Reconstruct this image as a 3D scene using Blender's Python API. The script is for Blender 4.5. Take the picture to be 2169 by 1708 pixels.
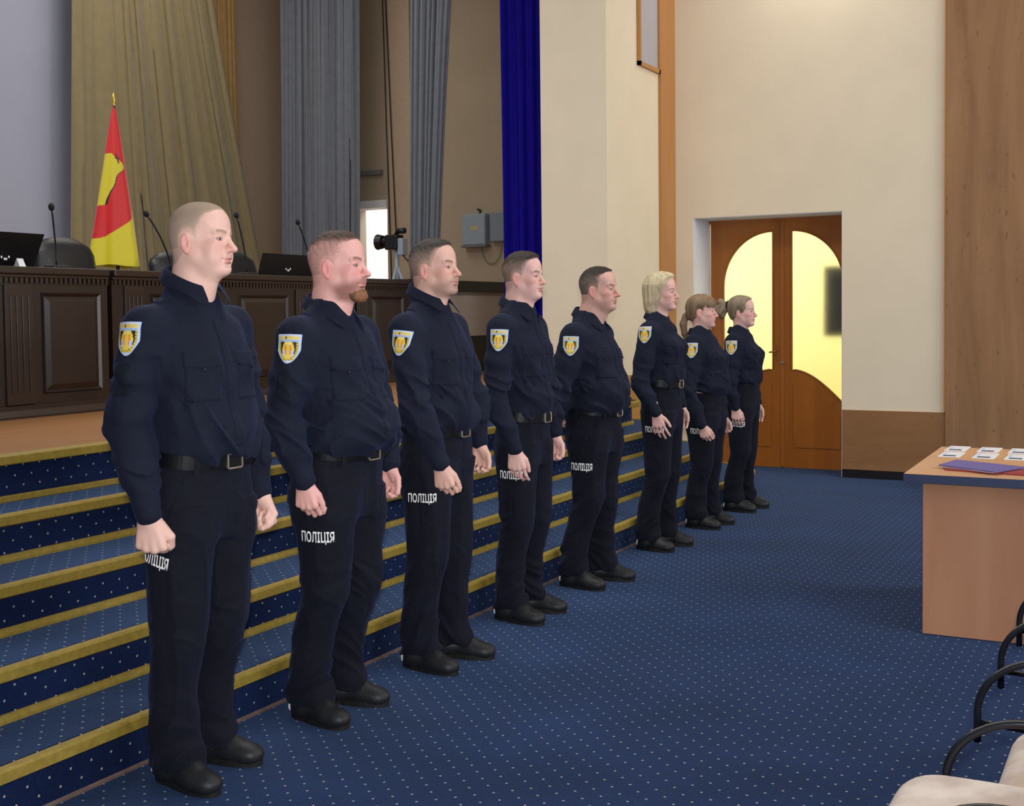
import bpy, bmesh, math, random
import numpy as np
from mathutils import Vector, Matrix
from mathutils.bvhtree import BVHTree

random.seed(7)
for _o in list(bpy.data.objects):
    bpy.data.objects.remove(_o)
SC = bpy.context.scene
COL = SC.collection
PI = math.pi

# ------------------------------------------------------------------ camera
IMG_W, IMG_H = 2169.0, 1708.0
CAM_F, CAM_CY = 2566.5, 771.8
CAM_PITCH, CAM_ROLL, CAM_YAW, CAM_Z = 0.04225, -0.01093, 0.49627, 1.5
cam_data = bpy.data.cameras.new('camera')
cam = bpy.data.objects.new('camera', cam_data)
COL.objects.link(cam)
cam_data.sensor_fit = 'HORIZONTAL'
cam_data.sensor_width = 36.0
cam_data.lens = 36.0 * CAM_F / IMG_W
cam_data.shift_y = (CAM_CY - IMG_H / 2) / IMG_W
cam_data.clip_start = 0.05
cam_data.clip_end = 100
_f = Vector((-math.sin(CAM_YAW) * math.cos(CAM_PITCH), math.cos(CAM_YAW) * math.cos(CAM_PITCH), -math.sin(CAM_PITCH)))
_r = Vector((math.cos(CAM_YAW), math.sin(CAM_YAW), 0))
_u = _r.cross(_f)
_r2 = _r * math.cos(CAM_ROLL) + _u * math.sin(CAM_ROLL)
_u2 = -_r * math.sin(CAM_ROLL) + _u * math.cos(CAM_ROLL)
_m = Matrix((_r2, _u2, -_f)).transposed().to_4x4()
_m.translation = Vector((0, 0, CAM_Z))
cam.matrix_world = _m
SC.camera = cam

# ------------------------------------------------------------------ exposure, world
SC.view_settings.view_transform = 'Standard'
SC.view_settings.look = 'None'
SC.view_settings.exposure = 0.0
SC.view_settings.gamma = 1.0
SC.view_settings.use_curve_mapping = False
world = bpy.data.worlds.new('world')
SC.world = world
world.use_nodes = True
_bg = world.node_tree.nodes['Background']
_bg.inputs[0].default_value = (0.75, 0.85, 1.0, 1)
_bg.inputs[1].default_value = 0.22

def area(name, loc, target, sx, sy, power, color, spread=PI):
    l = bpy.data.lights.new(name, 'AREA')
    l.shape = 'RECTANGLE'; l.size = sx; l.size_y = sy
    l.energy = power; l.color = color; l.spread = spread
    o = bpy.data.objects.new(name, l)
    COL.objects.link(o)
    o.location = loc
    d = Vector(target) - Vector(loc)
    o.rotation_euler = d.to_track_quat('-Z', 'Y').to_euler()
    return o

# tall windows of the hall, on the audience side (out of frame), ceiling lamps, and the photographer's small flash
area('window_light', (4.6, 3.6, 2.9), (-2.8, 6.6, 1.0), 5.0, 3.0, 190, (0.88, 0.93, 1.0))
area('window_light_far', (4.0, 9.0, 3.9), (-4.1, 9.9, 3.0), 2.4, 3.0, 190, (1.0, 0.93, 0.82))
area('ceiling_light_hall', (-4.1, 5.0, 6.0), (-3.6, 5.0, 0), 1.4, 7.4, 205, (1.0, 0.95, 0.88))
area('ceiling_light_stage', (-8.0, 9.2, 6.0), (-9.0, 9.8, 0), 2.5, 4.0, 76, (1.0, 0.93, 0.84))
area('ceiling_light_stage_side', (-8.6, 4.6, 6.0), (-10.3, 5.8, 2), 2.0, 3.0, 66, (0.85, 0.9, 1.0))
area('wall_lamp_light', (-2.72, 10.25, 5.1), (-2.72, 10.9, 4.2), 0.5, 0.25, 8, (1.0, 0.93, 0.85))
area('camera_flash', (0.02, -0.05, 1.62), (-2.6, 4.6, 1.2), 0.09, 0.05, 38, (1.0, 0.97, 0.95), 1.6)

# ------------------------------------------------------------------ colour and material helpers
def lin(c):
    def g(v):
        v /= 255.0
        return v / 12.92 if v <= 0.04045 else ((v + 0.055) / 1.055) ** 2.4
    return tuple(g(v) for v in c)

def new_mat(name):
    m = bpy.data.materials.new(name)
    m.use_nodes = True
    nt = m.node_tree
    b = nt.nodes['Principled BSDF']
    return m, nt, b

def N(nt, t, **kw):
    n = nt.nodes.new(t)
    for k, v in kw.items():
        setattr(n, k, v)
    return n

def mat(name, rgb, rough=0.6, metal=0.0, spec=0.5, var=0.0, vscale=20.0, bump=0.0, bscale=60.0, sheen=0.0,
        stretch=(1, 1, 1), alt=None, srgb=True, sheen_rgb=None):
    """principled material with procedural colour variation and bump"""
    m, nt, b = new_mat(name)
    c = lin(rgb) if srgb else rgb
    b.inputs['Roughness'].default_value = rough
    b.inputs['Metallic'].default_value = metal
    b.inputs['Specular IOR Level'].default_value = spec
    tc = N(nt, 'ShaderNodeTexCoord')
    mp = N(nt, 'ShaderNodeMapping')
    mp.inputs['Scale'].default_value = stretch
    nt.links.new(tc.outputs['Object'], mp.inputs['Vector'])
    no = N(nt, 'ShaderNodeTexNoise')
    no.inputs['Scale'].default_value = vscale
    no.inputs['Detail'].default_value = 4
    nt.links.new(mp.outputs[0], no.inputs['Vector'])
    ramp = N(nt, 'ShaderNodeValToRGB')
    c2 = lin(alt) if alt else tuple(v * (1 - var) for v in c)
    ramp.color_ramp.elements[0].color = (*c2, 1)
    ramp.color_ramp.elements[1].color = (*(c if alt else tuple(min(1, v * (1 + var)) for v in c)), 1)
    ramp.color_ramp.elements[0].position = 0.35
    ramp.color_ramp.elements[1].position = 0.65
    nt.links.new(no.outputs['Fac'], ramp.inputs['Fac'])
    nt.links.new(ramp.outputs['Color'], b.inputs['Base Color'])
    if bump:
        n2 = N(nt, 'ShaderNodeTexNoise')
        n2.inputs['Scale'].default_value = bscale
        n2.inputs['Detail'].default_value = 3
        nt.links.new(mp.outputs[0], n2.inputs['Vector'])
        bp = N(nt, 'ShaderNodeBump')
        bp.inputs['Strength'].default_value = bump
        bp.inputs['Distance'].default_value = 0.01
        nt.links.new(n2.outputs['Fac'], bp.inputs['Height'])
        nt.links.new(bp.outputs[0], b.inputs['Normal'])
    if sheen:
        b.inputs['Sheen Weight'].default_value = sheen
        b.inputs['Sheen Roughness'].default_value = 0.5
        if sheen_rgb:
            b.inputs['Sheen Tint'].default_value = (*lin(sheen_rgb), 1)
    return m

def attr_mat(name, rough=0.6, spec=0.4, sss=0.0, var=0.08, vscale=60, bump=0.0, bscale=200, sheen=0.0):
    """colours come from the mesh's own colour attribute 'col'"""
    m, nt, b = new_mat(name)
    a = N(nt, 'ShaderNodeAttribute', attribute_name='col')
    tc = N(nt, 'ShaderNodeTexCoord')
    no = N(nt, 'ShaderNodeTexNoise')
    no.inputs['Scale'].default_value = vscale
    no.inputs['Detail'].default_value = 3
    nt.links.new(tc.outputs['Object'], no.inputs['Vector'])
    mr = N(nt, 'ShaderNodeMapRange')
    mr.inputs['To Min'].default_value = 1 - var
    mr.inputs['To Max'].default_value = 1 + var
    nt.links.new(no.outputs['Fac'], mr.inputs['Value'])
    vm = N(nt, 'ShaderNodeVectorMath', operation='SCALE')
    nt.links.new(a.outputs['Color'], vm.inputs[0])
    nt.links.new(mr.outputs[0], vm.inputs['Scale'])
    nt.links.new(vm.outputs[0], b.inputs['Base Color'])
    b.inputs['Roughness'].default_value = rough
    b.inputs['Specular IOR Level'].default_value = spec
    if sss:
        b.inputs['Subsurface Weight'].default_value = sss
        b.inputs['Subsurface Radius'].default_value = (0.012, 0.005, 0.003)
        b.inputs['Subsurface Scale'].default_value = 1.0
    if sheen:
        b.inputs['Sheen Weight'].default_value = sheen
    if bump:
        n2 = N(nt, 'ShaderNodeTexNoise')
        n2.inputs['Scale'].default_value = bscale
        nt.links.new(tc.outputs['Object'], n2.inputs['Vector'])
        bp = N(nt, 'ShaderNodeBump')
        bp.inputs['Strength'].default_value = bump
        bp.inputs['Distance'].default_value = 0.004
        nt.links.new(n2.outputs['Fac'], bp.inputs['Height'])
        nt.links.new(bp.outputs[0], b.inputs['Normal'])
    return m

def wood(name, dark, light, axis='Z', scale=6.0, rough=0.45, contrast=0.5, spec=0.4, flecks=0.0, coat=0.0):
    """straight grained wood; grain runs along axis"""
    m, nt, b = new_mat(name)
    tc = N(nt, 'ShaderNodeTexCoord')
    mp = N(nt, 'ShaderNodeMapping')
    s = {'X': (0.12, 1, 1), 'Y': (1, 0.12, 1), 'Z': (1, 1, 0.12)}[axis]
    mp.inputs['Scale'].default_value = s
    nt.links.new(tc.outputs['Object'], mp.inputs['Vector'])
    no = N(nt, 'ShaderNodeTexNoise')
    no.inputs['Scale'].default_value = scale
    no.inputs['Detail'].default_value = 8
    no.inputs['Roughness'].default_value = 0.65
    no.inputs['Distortion'].default_value = 0.6
    nt.links.new(mp.outputs[0], no.inputs['Vector'])
    ramp = N(nt, 'ShaderNodeValToRGB')
    ramp.color_ramp.elements[0].color = (*lin(dark), 1)
    ramp.color_ramp.elements[1].color = (*lin(light), 1)
    ramp.color_ramp.elements[0].position = 0.5 - 0.5 * contrast
    ramp.color_ramp.elements[1].position = 0.5 + 0.5 * contrast
    nt.links.new(no.outputs['Fac'], ramp.inputs['Fac'])
    out = ramp.outputs['Color']
    if flecks:
        mp2 = N(nt, 'ShaderNodeMapping')
        mp2.inputs['Scale'].default_value = {'X': (0.3, 1, 1), 'Y': (1, 0.3, 1), 'Z': (1, 1, 0.3)}[axis]
        nt.links.new(tc.outputs['Object'], mp2.inputs['Vector'])
        n2 = N(nt, 'ShaderNodeTexNoise')
        n2.inputs['Scale'].default_value = 34
        n2.inputs['Detail'].default_value = 1
        nt.links.new(mp2.outputs[0], n2.inputs['Vector'])
        r2 = N(nt, 'ShaderNodeValToRGB')
        r2.color_ramp.elements[0].position = 0.68
        r2.color_ramp.elements[1].position = 0.76
        r2.color_ramp.elements[0].color = (0, 0, 0, 1)
        r2.color_ramp.elements[1].color = (flecks, flecks, flecks, 1)
        nt.links.new(n2.outputs['Fac'], r2.inputs['Fac'])
        mx = N(nt, 'ShaderNodeMixRGB')
        mx.inputs['Color2'].default_value = (*[v * 0.45 for v in lin(dark)], 1)
        nt.links.new(r2.outputs['Color'], mx.inputs['Fac'])
        nt.links.new(out, mx.inputs['Color1'])
        out = mx.outputs[0]
    nt.links.new(out, b.inputs['Base Color'])
    b.inputs['Roughness'].default_value = rough
    b.inputs['Specular IOR Level'].default_value = spec
    b.inputs['Coat Weight'].default_value = coat
    return m

def carpet(name, horiz, base=(21, 39, 80), dark=(11, 22, 54)):
    """blue loop carpet with a staggered lattice of small pale dots"""
    m, nt, b = new_mat(name)
    geo = N(nt, 'ShaderNodeNewGeometry')
    sep = N(nt, 'ShaderNodeSeparateXYZ')
    nt.links.new(geo.outputs['Position'], sep.inputs[0])
    A, B = (('X', 'Y') if horiz else ('Y', 'Z'))
    pa, pb = ((0.0888, 0.0842) if horiz else (0.0822, 0.0855))
    offa, offb = ((2.862, -2.785) if horiz else (-2.414, -0.134))
    def M(op, *a):
        n = N(nt, 'ShaderNodeMath', operation=op)
        for i, v in enumerate(a):
            if isinstance(v, (int, float)):
                n.inputs[i].default_value = v
            else:
                nt.links.new(v, n.inputs[i])
        return n.outputs[0]
    ua = M('DIVIDE', M('ADD', sep.outputs[A], offa), pa)
    ub = M('DIVIDE', M('ADD', sep.outputs[B], offb), pb)
    def cell(sh):
        da = M('MULTIPLY', M('ABSOLUTE', M('SUBTRACT', M('FRACT', M('ADD', ua, sh + 0.5 + 100)), 0.5)), pa)
        db = M('MULTIPLY', M('ABSOLUTE', M('SUBTRACT', M('FRACT', M('ADD', ub, sh + 0.5 + 100)), 0.5)), pb)
        return M('LESS_THAN', M('MAXIMUM', da, db), 0.0037)
    dots = M('MAXIMUM', cell(0.0), cell(0.5))
    no = N(nt, 'ShaderNodeTexNoise')
    no.inputs['Scale'].default_value = 130
    no.inputs['Detail'].default_value = 2
    nt.links.new(geo.outputs['Position'], no.inputs['Vector'])
    n3 = N(nt, 'ShaderNodeTexNoise')
    n3.inputs['Scale'].default_value = 2.2
    n3.inputs['Detail'].default_value = 3
    nt.links.new(geo.outputs['Position'], n3.inputs['Vector'])
    fac = M('ADD', M('MULTIPLY', no.outputs['Fac'], 0.45), M('MULTIPLY', n3.outputs['Fac'], 0.55))
    ramp = N(nt, 'ShaderNodeValToRGB')
    ramp.color_ramp.elements[0].color = (*lin(dark), 1)
    ramp.color_ramp.elements[1].color = (*lin(base), 1)
    ramp.color_ramp.elements[0].position = 0.35
    ramp.color_ramp.elements[1].position = 0.65
    nt.links.new(fac, ramp.inputs['Fac'])
    mx = N(nt, 'ShaderNodeMixRGB')
    nt.links.new(dots, mx.inputs['Fac'])
    nt.links.new(ramp.outputs['Color'], mx.inputs['Color1'])
    mx.inputs['Color2'].default_value = (*lin((168, 164, 158)), 1)
    nt.links.new(mx.outputs[0], b.inputs['Base Color'])
    b.inputs['Roughness'].default_value = 0.95
    b.inputs['Specular IOR Level'].default_value = 0.15
    b.inputs['Sheen Weight'].default_value = 0.38
    b.inputs['Sheen Roughness'].default_value = 0.4
    b.inputs['Sheen Tint'].default_value = (*lin((120, 156, 205)), 1)
    bp = N(nt, 'ShaderNodeBump')
    bp.inputs['Strength'].default_value = 0.5
    bp.inputs['Distance'].default_value = 0.004
    nt.links.new(no.outputs['Fac'], bp.inputs['Height'])
    nt.links.new(bp.outputs[0], b.inputs['Normal'])
    return m

M = {}
M['carpet'] = carpet('blue_dotted_carpet', True)
M['carpet_riser'] = carpet('blue_dotted_carpet_riser', False)
M['nosing'] = mat('yellow_stair_edge', (150, 128, 52), rough=0.55, var=0.12, vscale=40, bump=0.1)
M['base_strip'] = mat('brown_base_strip', (112, 92, 84), rough=0.5, var=0.15)
M['wall'] = mat('cream_wall_paint', (232, 219, 194), rough=0.85, spec=0.2, var=0.02, vscale=3, bump=0.03, bscale=120)
M['pier'] = M['wall']
M['stage_wall'] = mat('beige_stage_wall', (176, 160, 138), rough=0.9, spec=0.1, var=0.03, vscale=2, bump=0.05, bscale=90)
M['stage_back'] = mat('grey_stage_back_wall', (166, 170, 188), rough=0.85, spec=0.15, var=0.02, vscale=2)
M['reveal'] = mat('white_reveal_paint', (226, 228, 236), rough=0.8, spec=0.2, var=0.02)
M['panel_wood'] = wood('cherry_veneer', (128, 92, 62), (170, 130, 92), 'Z', 5.0, 0.5, 0.55, 0.3, flecks=0.55)
M['wainscot'] = wood('cherry_veneer_wainscot', (128, 90, 56), (158, 116, 78), 'X', 5.0, 0.5, 0.55, 0.3, flecks=0.3)
M['strip_wood'] = wood('orange_wood_strip', (176, 122, 70), (196, 142, 88), 'Z', 5.0, 0.5, 0.6, 0.3)
M['plinth'] = wood('orange_wood_plinth', (176, 128, 66), (196, 146, 82), 'Y', 5.0, 0.5, 0.6, 0.3)
M['stage_floor'] = wood('stage_boards', (142, 98, 60), (170, 122, 78), 'Y', 5.0, 0.4, 0.6, 0.4)
M['door_wood'] = wood('varnished_door_wood', (140, 78, 20), (176, 106, 34), 'Z', 5.0, 0.35, 0.6, 0.5)
M['dark_wood'] = wood('dark_walnut', (26, 16, 11), (44, 29, 22), 'Z', 6.0, 0.34, 0.6, 0.5)
M['dark_wood_h'] = wood('dark_walnut_moulding', (30, 20, 15), (50, 36, 29), 'Y', 6.0, 0.3, 0.6, 0.55)
M['khaki'] = mat('khaki_curtain_cloth', (140, 128, 96), rough=0.95, spec=0.1, var=0.05, vscale=12, sheen=0.2, bump=0.1, bscale=250)
M['khaki2'] = mat('ochre_curtain_cloth', (158, 126, 78), rough=0.95, spec=0.1, var=0.05, vscale=12, sheen=0.2)
M['grey_cloth'] = mat('grey_curtain_cloth', (118, 124, 134), rough=0.95, spec=0.1, var=0.05, vscale=12, sheen=0.2, bump=0.1, bscale=250)
M['blue_cloth'] = mat('blue_velvet', (18, 8, 122), rough=0.8, spec=0.1, var=0.1, vscale=10, sheen=0.6, sheen_rgb=(60, 50, 255))
M['black'] = mat('black_plastic', (14, 14, 16), rough=0.4, var=0.1)
M['black_cloth'] = mat('black_webbing', (16, 18, 24), rough=0.8, var=0.1)
M['leather'] = mat('black_leather', (26, 28, 32), rough=0.38, var=0.15, vscale=8, bump=0.25, bscale=60)
M['chrome'] = mat('satin_metal', (170, 172, 176), rough=0.3, metal=1.0, var=0.05)
M['gold'] = mat('brass', (200, 170, 80), rough=0.35, metal=0.8, var=0.05)
M['grey_metal'] = mat('grey_painted_metal', (150, 164, 176), rough=0.5, var=0.04)
M['white'] = mat('white_paint', (238, 238, 240), rough=0.5, var=0.02)
M['white_card'] = mat('white_card', (232, 234, 238), rough=0.45, var=0.02)
M['tube'] = mat('black_enamel_tube', (20, 24, 32), rough=0.28, spec=0.6, var=0.1)
M['beige_velvet'] = mat('beige_velour', (214, 198, 184), rough=0.95, var=0.0, vscale=9, alt=(176, 152, 132), sheen=0.4, bump=0.2, bscale=300)
M['grey_shell'] = mat('grey_seat_shell', (176, 178, 180), rough=0.6, var=0.03)
M['beech'] = wood('beech_laminate', (184, 126, 92), (206, 152, 116), 'Z', 5.0, 0.45, 0.6, 0.35)
M['beech_top'] = wood('beech_laminate_top', (196, 148, 106), (212, 166, 124), 'X', 4.0, 0.4, 0.6, 0.35)
M['navy_edge'] = mat('navy_edge_band', (44, 58, 92), rough=0.4, var=0.05)
M['purple'] = mat('purple_folder_card', (104, 96, 158), rough=0.5, var=0.04)
M['red_folder'] = mat('red_folder_card', (150, 60, 58), rough=0.5, var=0.04)
M['birch'] = wood('pale_birch_panel', (150, 136, 124), (168, 154, 142), 'Y', 5.0, 0.5, 0.6, 0.3)

# ------------------------------------------------------------------ object helpers
def link(o, parent=None):
    COL.objects.link(o)
    if parent is not None:
        o.parent = parent
    return o

def empty(name, loc, label, cat, group=None, rz=0.0):
    o = bpy.data.objects.new(name, None)
    COL.objects.link(o)
    o.location = loc
    o.rotation_euler = (0, 0, rz)
    o.empty_display_size = 0.1
    o['label'] = label
    o['category'] = cat
    if group:
        o['group'] = group
    return o

def tag(o, label, cat, group=None):
    o['label'] = label
    o['category'] = cat
    if group:
        o['group'] = group
    return o

def struct(o):
    o['kind'] = 'structure'
    return o

class MB:
    """collects shapes into one mesh; coordinates are those of the parent thing"""
    def __init__(s):
        s.bm = bmesh.new()
    def box(s, x0, x1, y0, y1, z0, z1, bev=0.0, seg=2):
        b = bmesh.new()
        bmesh.ops.create_cube(b, size=1)
        for v in b.verts:
            v.co = Vector(((x0 + x1) / 2 + v.co.x * (x1 - x0), (y0 + y1) / 2 + v.co.y * (y1 - y0), (z0 + z1) / 2 + v.co.z * (z1 - z0)))
        if bev:
            bmesh.ops.bevel(b, geom=list(b.edges), offset=bev, segments=seg, profile=0.5, affect='EDGES')
        s._merge(b)
        return s
    def _merge(s, b, mtx=None):
        if mtx is not None:
            bmesh.ops.transform(b, matrix=mtx, verts=b.verts)
        me = bpy.data.meshes.new('tmp')
        b.to_mesh(me); b.free()
        s.bm.from_mesh(me)
        bpy.data.meshes.remove(me)
    def tube(s, pts, r, n=12, cap=True):
        """round bar along points; r a number or one per point"""
        pts = [Vector(p) for p in pts]
        rs = r if isinstance(r, (list, tuple)) else [r] * len(pts)
        up = Vector((0, 0, 1))
        rings = []
        prev = None
        for i, p in enumerate(pts):
            t = (pts[min(i + 1, len(pts) - 1)] - pts[max(i - 1, 0)]).normalized()
            if prev is None:
                a = t.cross(up)
                if a.length < 1e-3:
                    a = t.cross(Vector((1, 0, 0)))
            else:
                a = prev - t * prev.dot(t)
            a.normalize(); prev = a
            b = t.cross(a)
            rings.append([s.bm.verts.new(p + (a * math.cos(2 * PI * k / n) + b * math.sin(2 * PI * k / n)) * rs[i]) for k in range(n)])
        for i in range(len(rings) - 1):
            for k in range(n):
                s.bm.faces.new((rings[i][k], rings[i][(k + 1) % n], rings[i + 1][(k + 1) % n], rings[i + 1][k]))
        if cap:
            s.bm.faces.new(rings[0][::-1]); s.bm.faces.new(rings[-1])
        return s
    def prism(s, poly, z0, z1, axis='Z'):
        """outline poly extruded; axis Z: (x,y); X: (y,z) along x; Y: (x,z) along y"""
        def mk(p, h):
            return {'Z': (p[0], p[1], h), 'X': (h, p[0], p[1]), 'Y': (p[0], h, p[1])}[axis]
        lo = [s.bm.verts.new(mk(p, z0)) for p in poly]
        hi = [s.bm.verts.new(mk(p, z1)) for p in poly]
        n = len(poly)
        s.bm.faces.new(lo[::-1]); s.bm.faces.new(hi)
        for i in range(n):
            s.bm.faces.new((lo[i], lo[(i + 1) % n], hi[(i + 1) % n], hi[i]))
        return s
    def lathe(s, prof, c=(0, 0, 0), n=20):
        rings = []
        for r, z in prof:
            rings.append([s.bm.verts.new((c[0] + r * math.cos(2 * PI * k / n), c[1] + r * math.sin(2 * PI * k / n), c[2] + z)) for k in range(n)])
        for i in range(len(rings) - 1):
            for k in range(n):
                s.bm.faces.new((rings[i][k], rings[i][(k + 1) % n], rings[i + 1][(k + 1) % n], rings[i + 1][k]))
        s.bm.faces.new(rings[0][::-1]); s.bm.faces.new(rings[-1])
        return s
    def grid(s, P):
        """P[i][j] points -> quad sheet"""
        V = [[s.bm.verts.new(p) for p in row] for row in P]
        for i in range(len(V) - 1):
            for j in range(len(V[0]) - 1):
                s.bm.faces.new((V[i][j], V[i][j + 1], V[i + 1][j + 1], V[i + 1][j]))
        return s
    def build(s, name, m, parent=None, smooth=False, xf=None):
        bmesh.ops.recalc_face_normals(s.bm, faces=s.bm.faces)
        if xf is not None:
            bmesh.ops.transform(s.bm, matrix=xf, verts=s.bm.verts)
        me = bpy.data.meshes.new(name)
        s.bm.to_mesh(me); s.bm.free()
        for mm in (m if isinstance(m, (list, tuple)) else [m]):
            me.materials.append(mm)
        if smooth:
            me.polygons.foreach_set('use_smooth', [True] * len(me.polygons))
        return link(bpy.data.objects.new(name, me), parent)

def smooth_by_angle(o, ang=0.7):
    me = o.data
    me.polygons.foreach_set('use_smooth', [True] * len(me.polygons))
    me.set_sharp_from_angle(angle=ang)

# ------------------------------------------------------------------ the hall
XS = -4.143       # stage front / side wall plane
X0 = -2.948       # front edge of the lowest step
TR, RI = 0.2986, 0.189
ZS = 5 * RI       # stage height 0.945
YD = 10.892       # far wall
YP = 9.357        # proscenium pier
YB = 12.9         # side wall of the stage
XB = -10.4        # back wall of the stage
TOP = 6.4

struct(MB().box(XS + 0.01, 5.0, -3.0, YD + 0.5, -0.12, 0.0).build('floor', M['carpet']))
struct(MB().box(XB - 0.2, 5.1, -3.0, YB + 0.2, TOP, TOP + 0.15).build('ceiling', M['white']))
# far wall with the door opening
w = MB()
DX0, DX1, DZ = -3.941, -2.55, 2.375
w.box(-5.3, DX0, YD, YD + 0.46, 0, TOP)  # left end added, unseen behind the side wall, to keep corridor light off the stage
w.box(DX1, 5.0, YD, YD + 0.46, 0, TOP)
w.box(DX0, DX1, YD, YD + 0.46, DZ, TOP)
struct(w.build('wall_far', M['wall']))
rv = MB()
rv.box(DX0 - 0.001, DX0 + 0.006, YD + 0.004, YD + 0.5, 0, DZ)
rv.box(DX1 - 0.006, DX1 + 0.001, YD + 0.004, YD + 0.5, 0, DZ)
rv.box(DX0, DX1, YD + 0.004, YD + 0.5, DZ - 0.006, DZ + 0.001)
struct(rv.build('trim_1', M['reveal']))
# side wall above stage level between pier and far wall, pier reveal
struct(MB().box(-4.76, XS, YP, YD, ZS, TOP).build('wall_side', M['wall']))
struct(MB().box(XS - 0.02, XS + 0.004, YP - 0.02, YD, 0, ZS).build('trim_2', M['plinth']))
struct(MB().box(XS, XS + 0.03, 10.53, YD, ZS, TOP, 0.004).build('trim_3', M['strip_wood']))
# wainscot and tall wood panel on the far wall
struct(MB().box(DX1 + 0.004, 5.0, YD - 0.025, YD, 0.075, 0.606, 0.003).build('trim_4', M['wainscot']))
struct(MB().box(DX1 + 0.004, 5.0, YD - 0.02, YD, 0, 0.075).build('baseboard_far', M['black']))
struct(MB().box(-1.668, 5.0, YD - 0.04, YD, 0.075, TOP, 0.003).build('trim_5', M['panel_wood']))
struct(MB().box(-1.684, -1.668, YD - 0.034, YD, 0.606, TOP).build('trim_6', M['strip_wood']))
# room beyond the door (lit corridor)
cr = MB()
cr.box(-5.2, -1.0, YD + 3.0, YD + 3.1, 0, 3.2)
cr.box(-5.2, -1.0, YD + 0.6, YD + 3.1, 3.2, 3.3)
cr.box(-5.2, -1.0, YD + 0.46, YD + 3.1, -0.1, 0.0)
cr.box(-5.3, -5.2, YD + 0.46, YD + 3.1, 0, 3.2)
cr.box(-1.0, -0.9, YD + 0.46, YD + 3.1, 0, 3.2)
struct(cr.build('wall_corridor', mat('yellow_corridor_paint', (232, 228, 172), rough=0.9)))
area('corridor_light', (-3.2, YD + 1.7, 3.1), (-3.2, YD + 2.0, 0), 2.6, 1.6, 56, (1.0, 0.97, 0.88))
area('corridor_window_light', (-4.9, YD + 1.9, 1.6), (-3.0, YD + 2.6, 1.3), 1.6, 2.0, 46, (1.0, 0.98, 0.92))
bx = MB()
bx.box(-2.93, -2.4, YD + 0.86, YD + 0.93, 1.24, 1.92, 0.01)
tag(bx.build('notice_board', M['black']), 'dark board seen blurred through the right door glass', 'board')

# double door with curved glass
door = empty('door_1', ((DX0 + DX1) / 2, 11.35, 0), '', '')
for k in ('label', 'category'):
    del door[k]
struct(door)
XC = -3.215 - door.location.x
FR = M['door_wood']
def arc(cx, cz, rx, rz, a0, a1, n=16):
    return [(cx + rx * math.cos(math.radians(a0 + (a1 - a0) * i / n)), cz + rz * math.sin(math.radians(a0 + (a1 - a0) * i / n))) for i in range(n + 1)]
def make_leaf(sgn):
    """sgn -1 left leaf, +1 right leaf; local x measured from the meeting edge"""
    LW = 0.70
    root = MB()
    # leaf outline minus glass, built from four pieces around the glass
    gi, go = 0.085, 0.575         # glass inner / outer x from meeting edge
    gt, gb0, gb1 = 2.25, 0.935, 0.62
    top = arc(gi, gt - 0.52, go - gi, 0.52, 90, 0)     # quarter arc falling outward
    bot = [(gi + (go - gi) * t, gb0 - (gb0 - gb1) * (1 - math.cos(t * PI / 2))) for t in [i / 14 for i in range(15)]]
    y0, y1 = -0.022, 0.022
    def P(l):
        return [(XC + sgn * (x + 0.004), z) for x, z in l]
    root.prism(P([(0, 0.002), (gi, 0.002), (gi, 2.34), (0, 2.34)]), y0, y1, 'Y')
    root.prism(P([(go, 0.002), (LW, 0.002), (LW, 2.34), (go, 2.34)]), y0, y1, 'Y')
    for i in range(len(top) - 1):
        root.prism(P([top[i], top[i + 1], (top[i + 1][0], 2.34), (top[i][0], 2.34)]), y0, y1, 'Y')
    for i in range(len(bot) - 1):
        root.prism(P([(bot[i][0], 0.002), (bot[i + 1][0], 0.002), bot[i + 1], bot[i]]), y0, y1, 'Y')
    leaf = root.build('door_leaf', FR, door)
    g = MB()
    outline = P(list(top) + list(reversed(bot)))
    g.prism(outline, -0.004, 0.004, 'Y')
    g.build('glass_pane', GLASS, leaf)
    # bead around the glass and raised lower panel
    bd = MB()
    pts = [(x, -0.024, z) for x, z in outline] + [(outline[0][0], -0.024, outline[0][1])]
    bd.tube(pts, 0.009, 8, cap=False)
    bd.build('glazing_bead', FR, leaf, smooth=True)
    pn = MB()
    pb = [(gi + 0.02 + (go - gi - 0.05) * t, gb0 - 0.13 - (gb0 - gb1) * (1 - math.cos(t * PI / 2))) for t in [i / 10 for i in range(11)]]
    for i in range(10):
        pn.prism(P([(pb[i][0], 0.2), (pb[i + 1][0], 0.2), pb[i + 1], pb[i]]), -0.034, -0.02, 'Y')
    pn.build('raised_panel', FR, leaf)
    return leaf
GLASS, _nt, _b = new_mat('frosted_door_glass')
_b.inputs['Base Color'].default_value = (0.97, 0.98, 0.93, 1)
_b.inputs['Transmission Weight'].default_value = 1.0
_b.inputs['Roughness'].default_value = 0.42
_b.inputs['IOR'].default_value = 1.2
make_leaf(-1)
_rl = make_leaf(1)
MB().box(XC - 0.016, XC + 0.016, -0.036, -0.02, 0.012, 2.34, 0.006).build('meeting_strip', FR, door)
_h = MB()
_h.box(XC - 0.060, XC - 0.040, -0.030, -0.02, 1.02, 1.18, 0.004)
_h.tube([(XC - 0.048, -0.03, 1.11), (XC - 0.048, -0.065, 1.11), (XC - 0.08, -0.07, 1.105), (XC - 0.115, -0.066, 1.1)], 0.008, 10)
_h.build('door_handle', mat('dull_brass', (150, 100, 44), rough=0.4, metal=0.6), door, smooth=False)
MB().lathe([(0.0, 0), (0.014, 0), (0.014, 0.01), (0.0, 0.012)], n=14).build('lock_cylinder', M['chrome'], door,
    xf=Matrix.Translation((XC + 0.005, -0.045, 1.0)) @ Matrix.Rotation(PI / 2, 4, 'X'))
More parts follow.
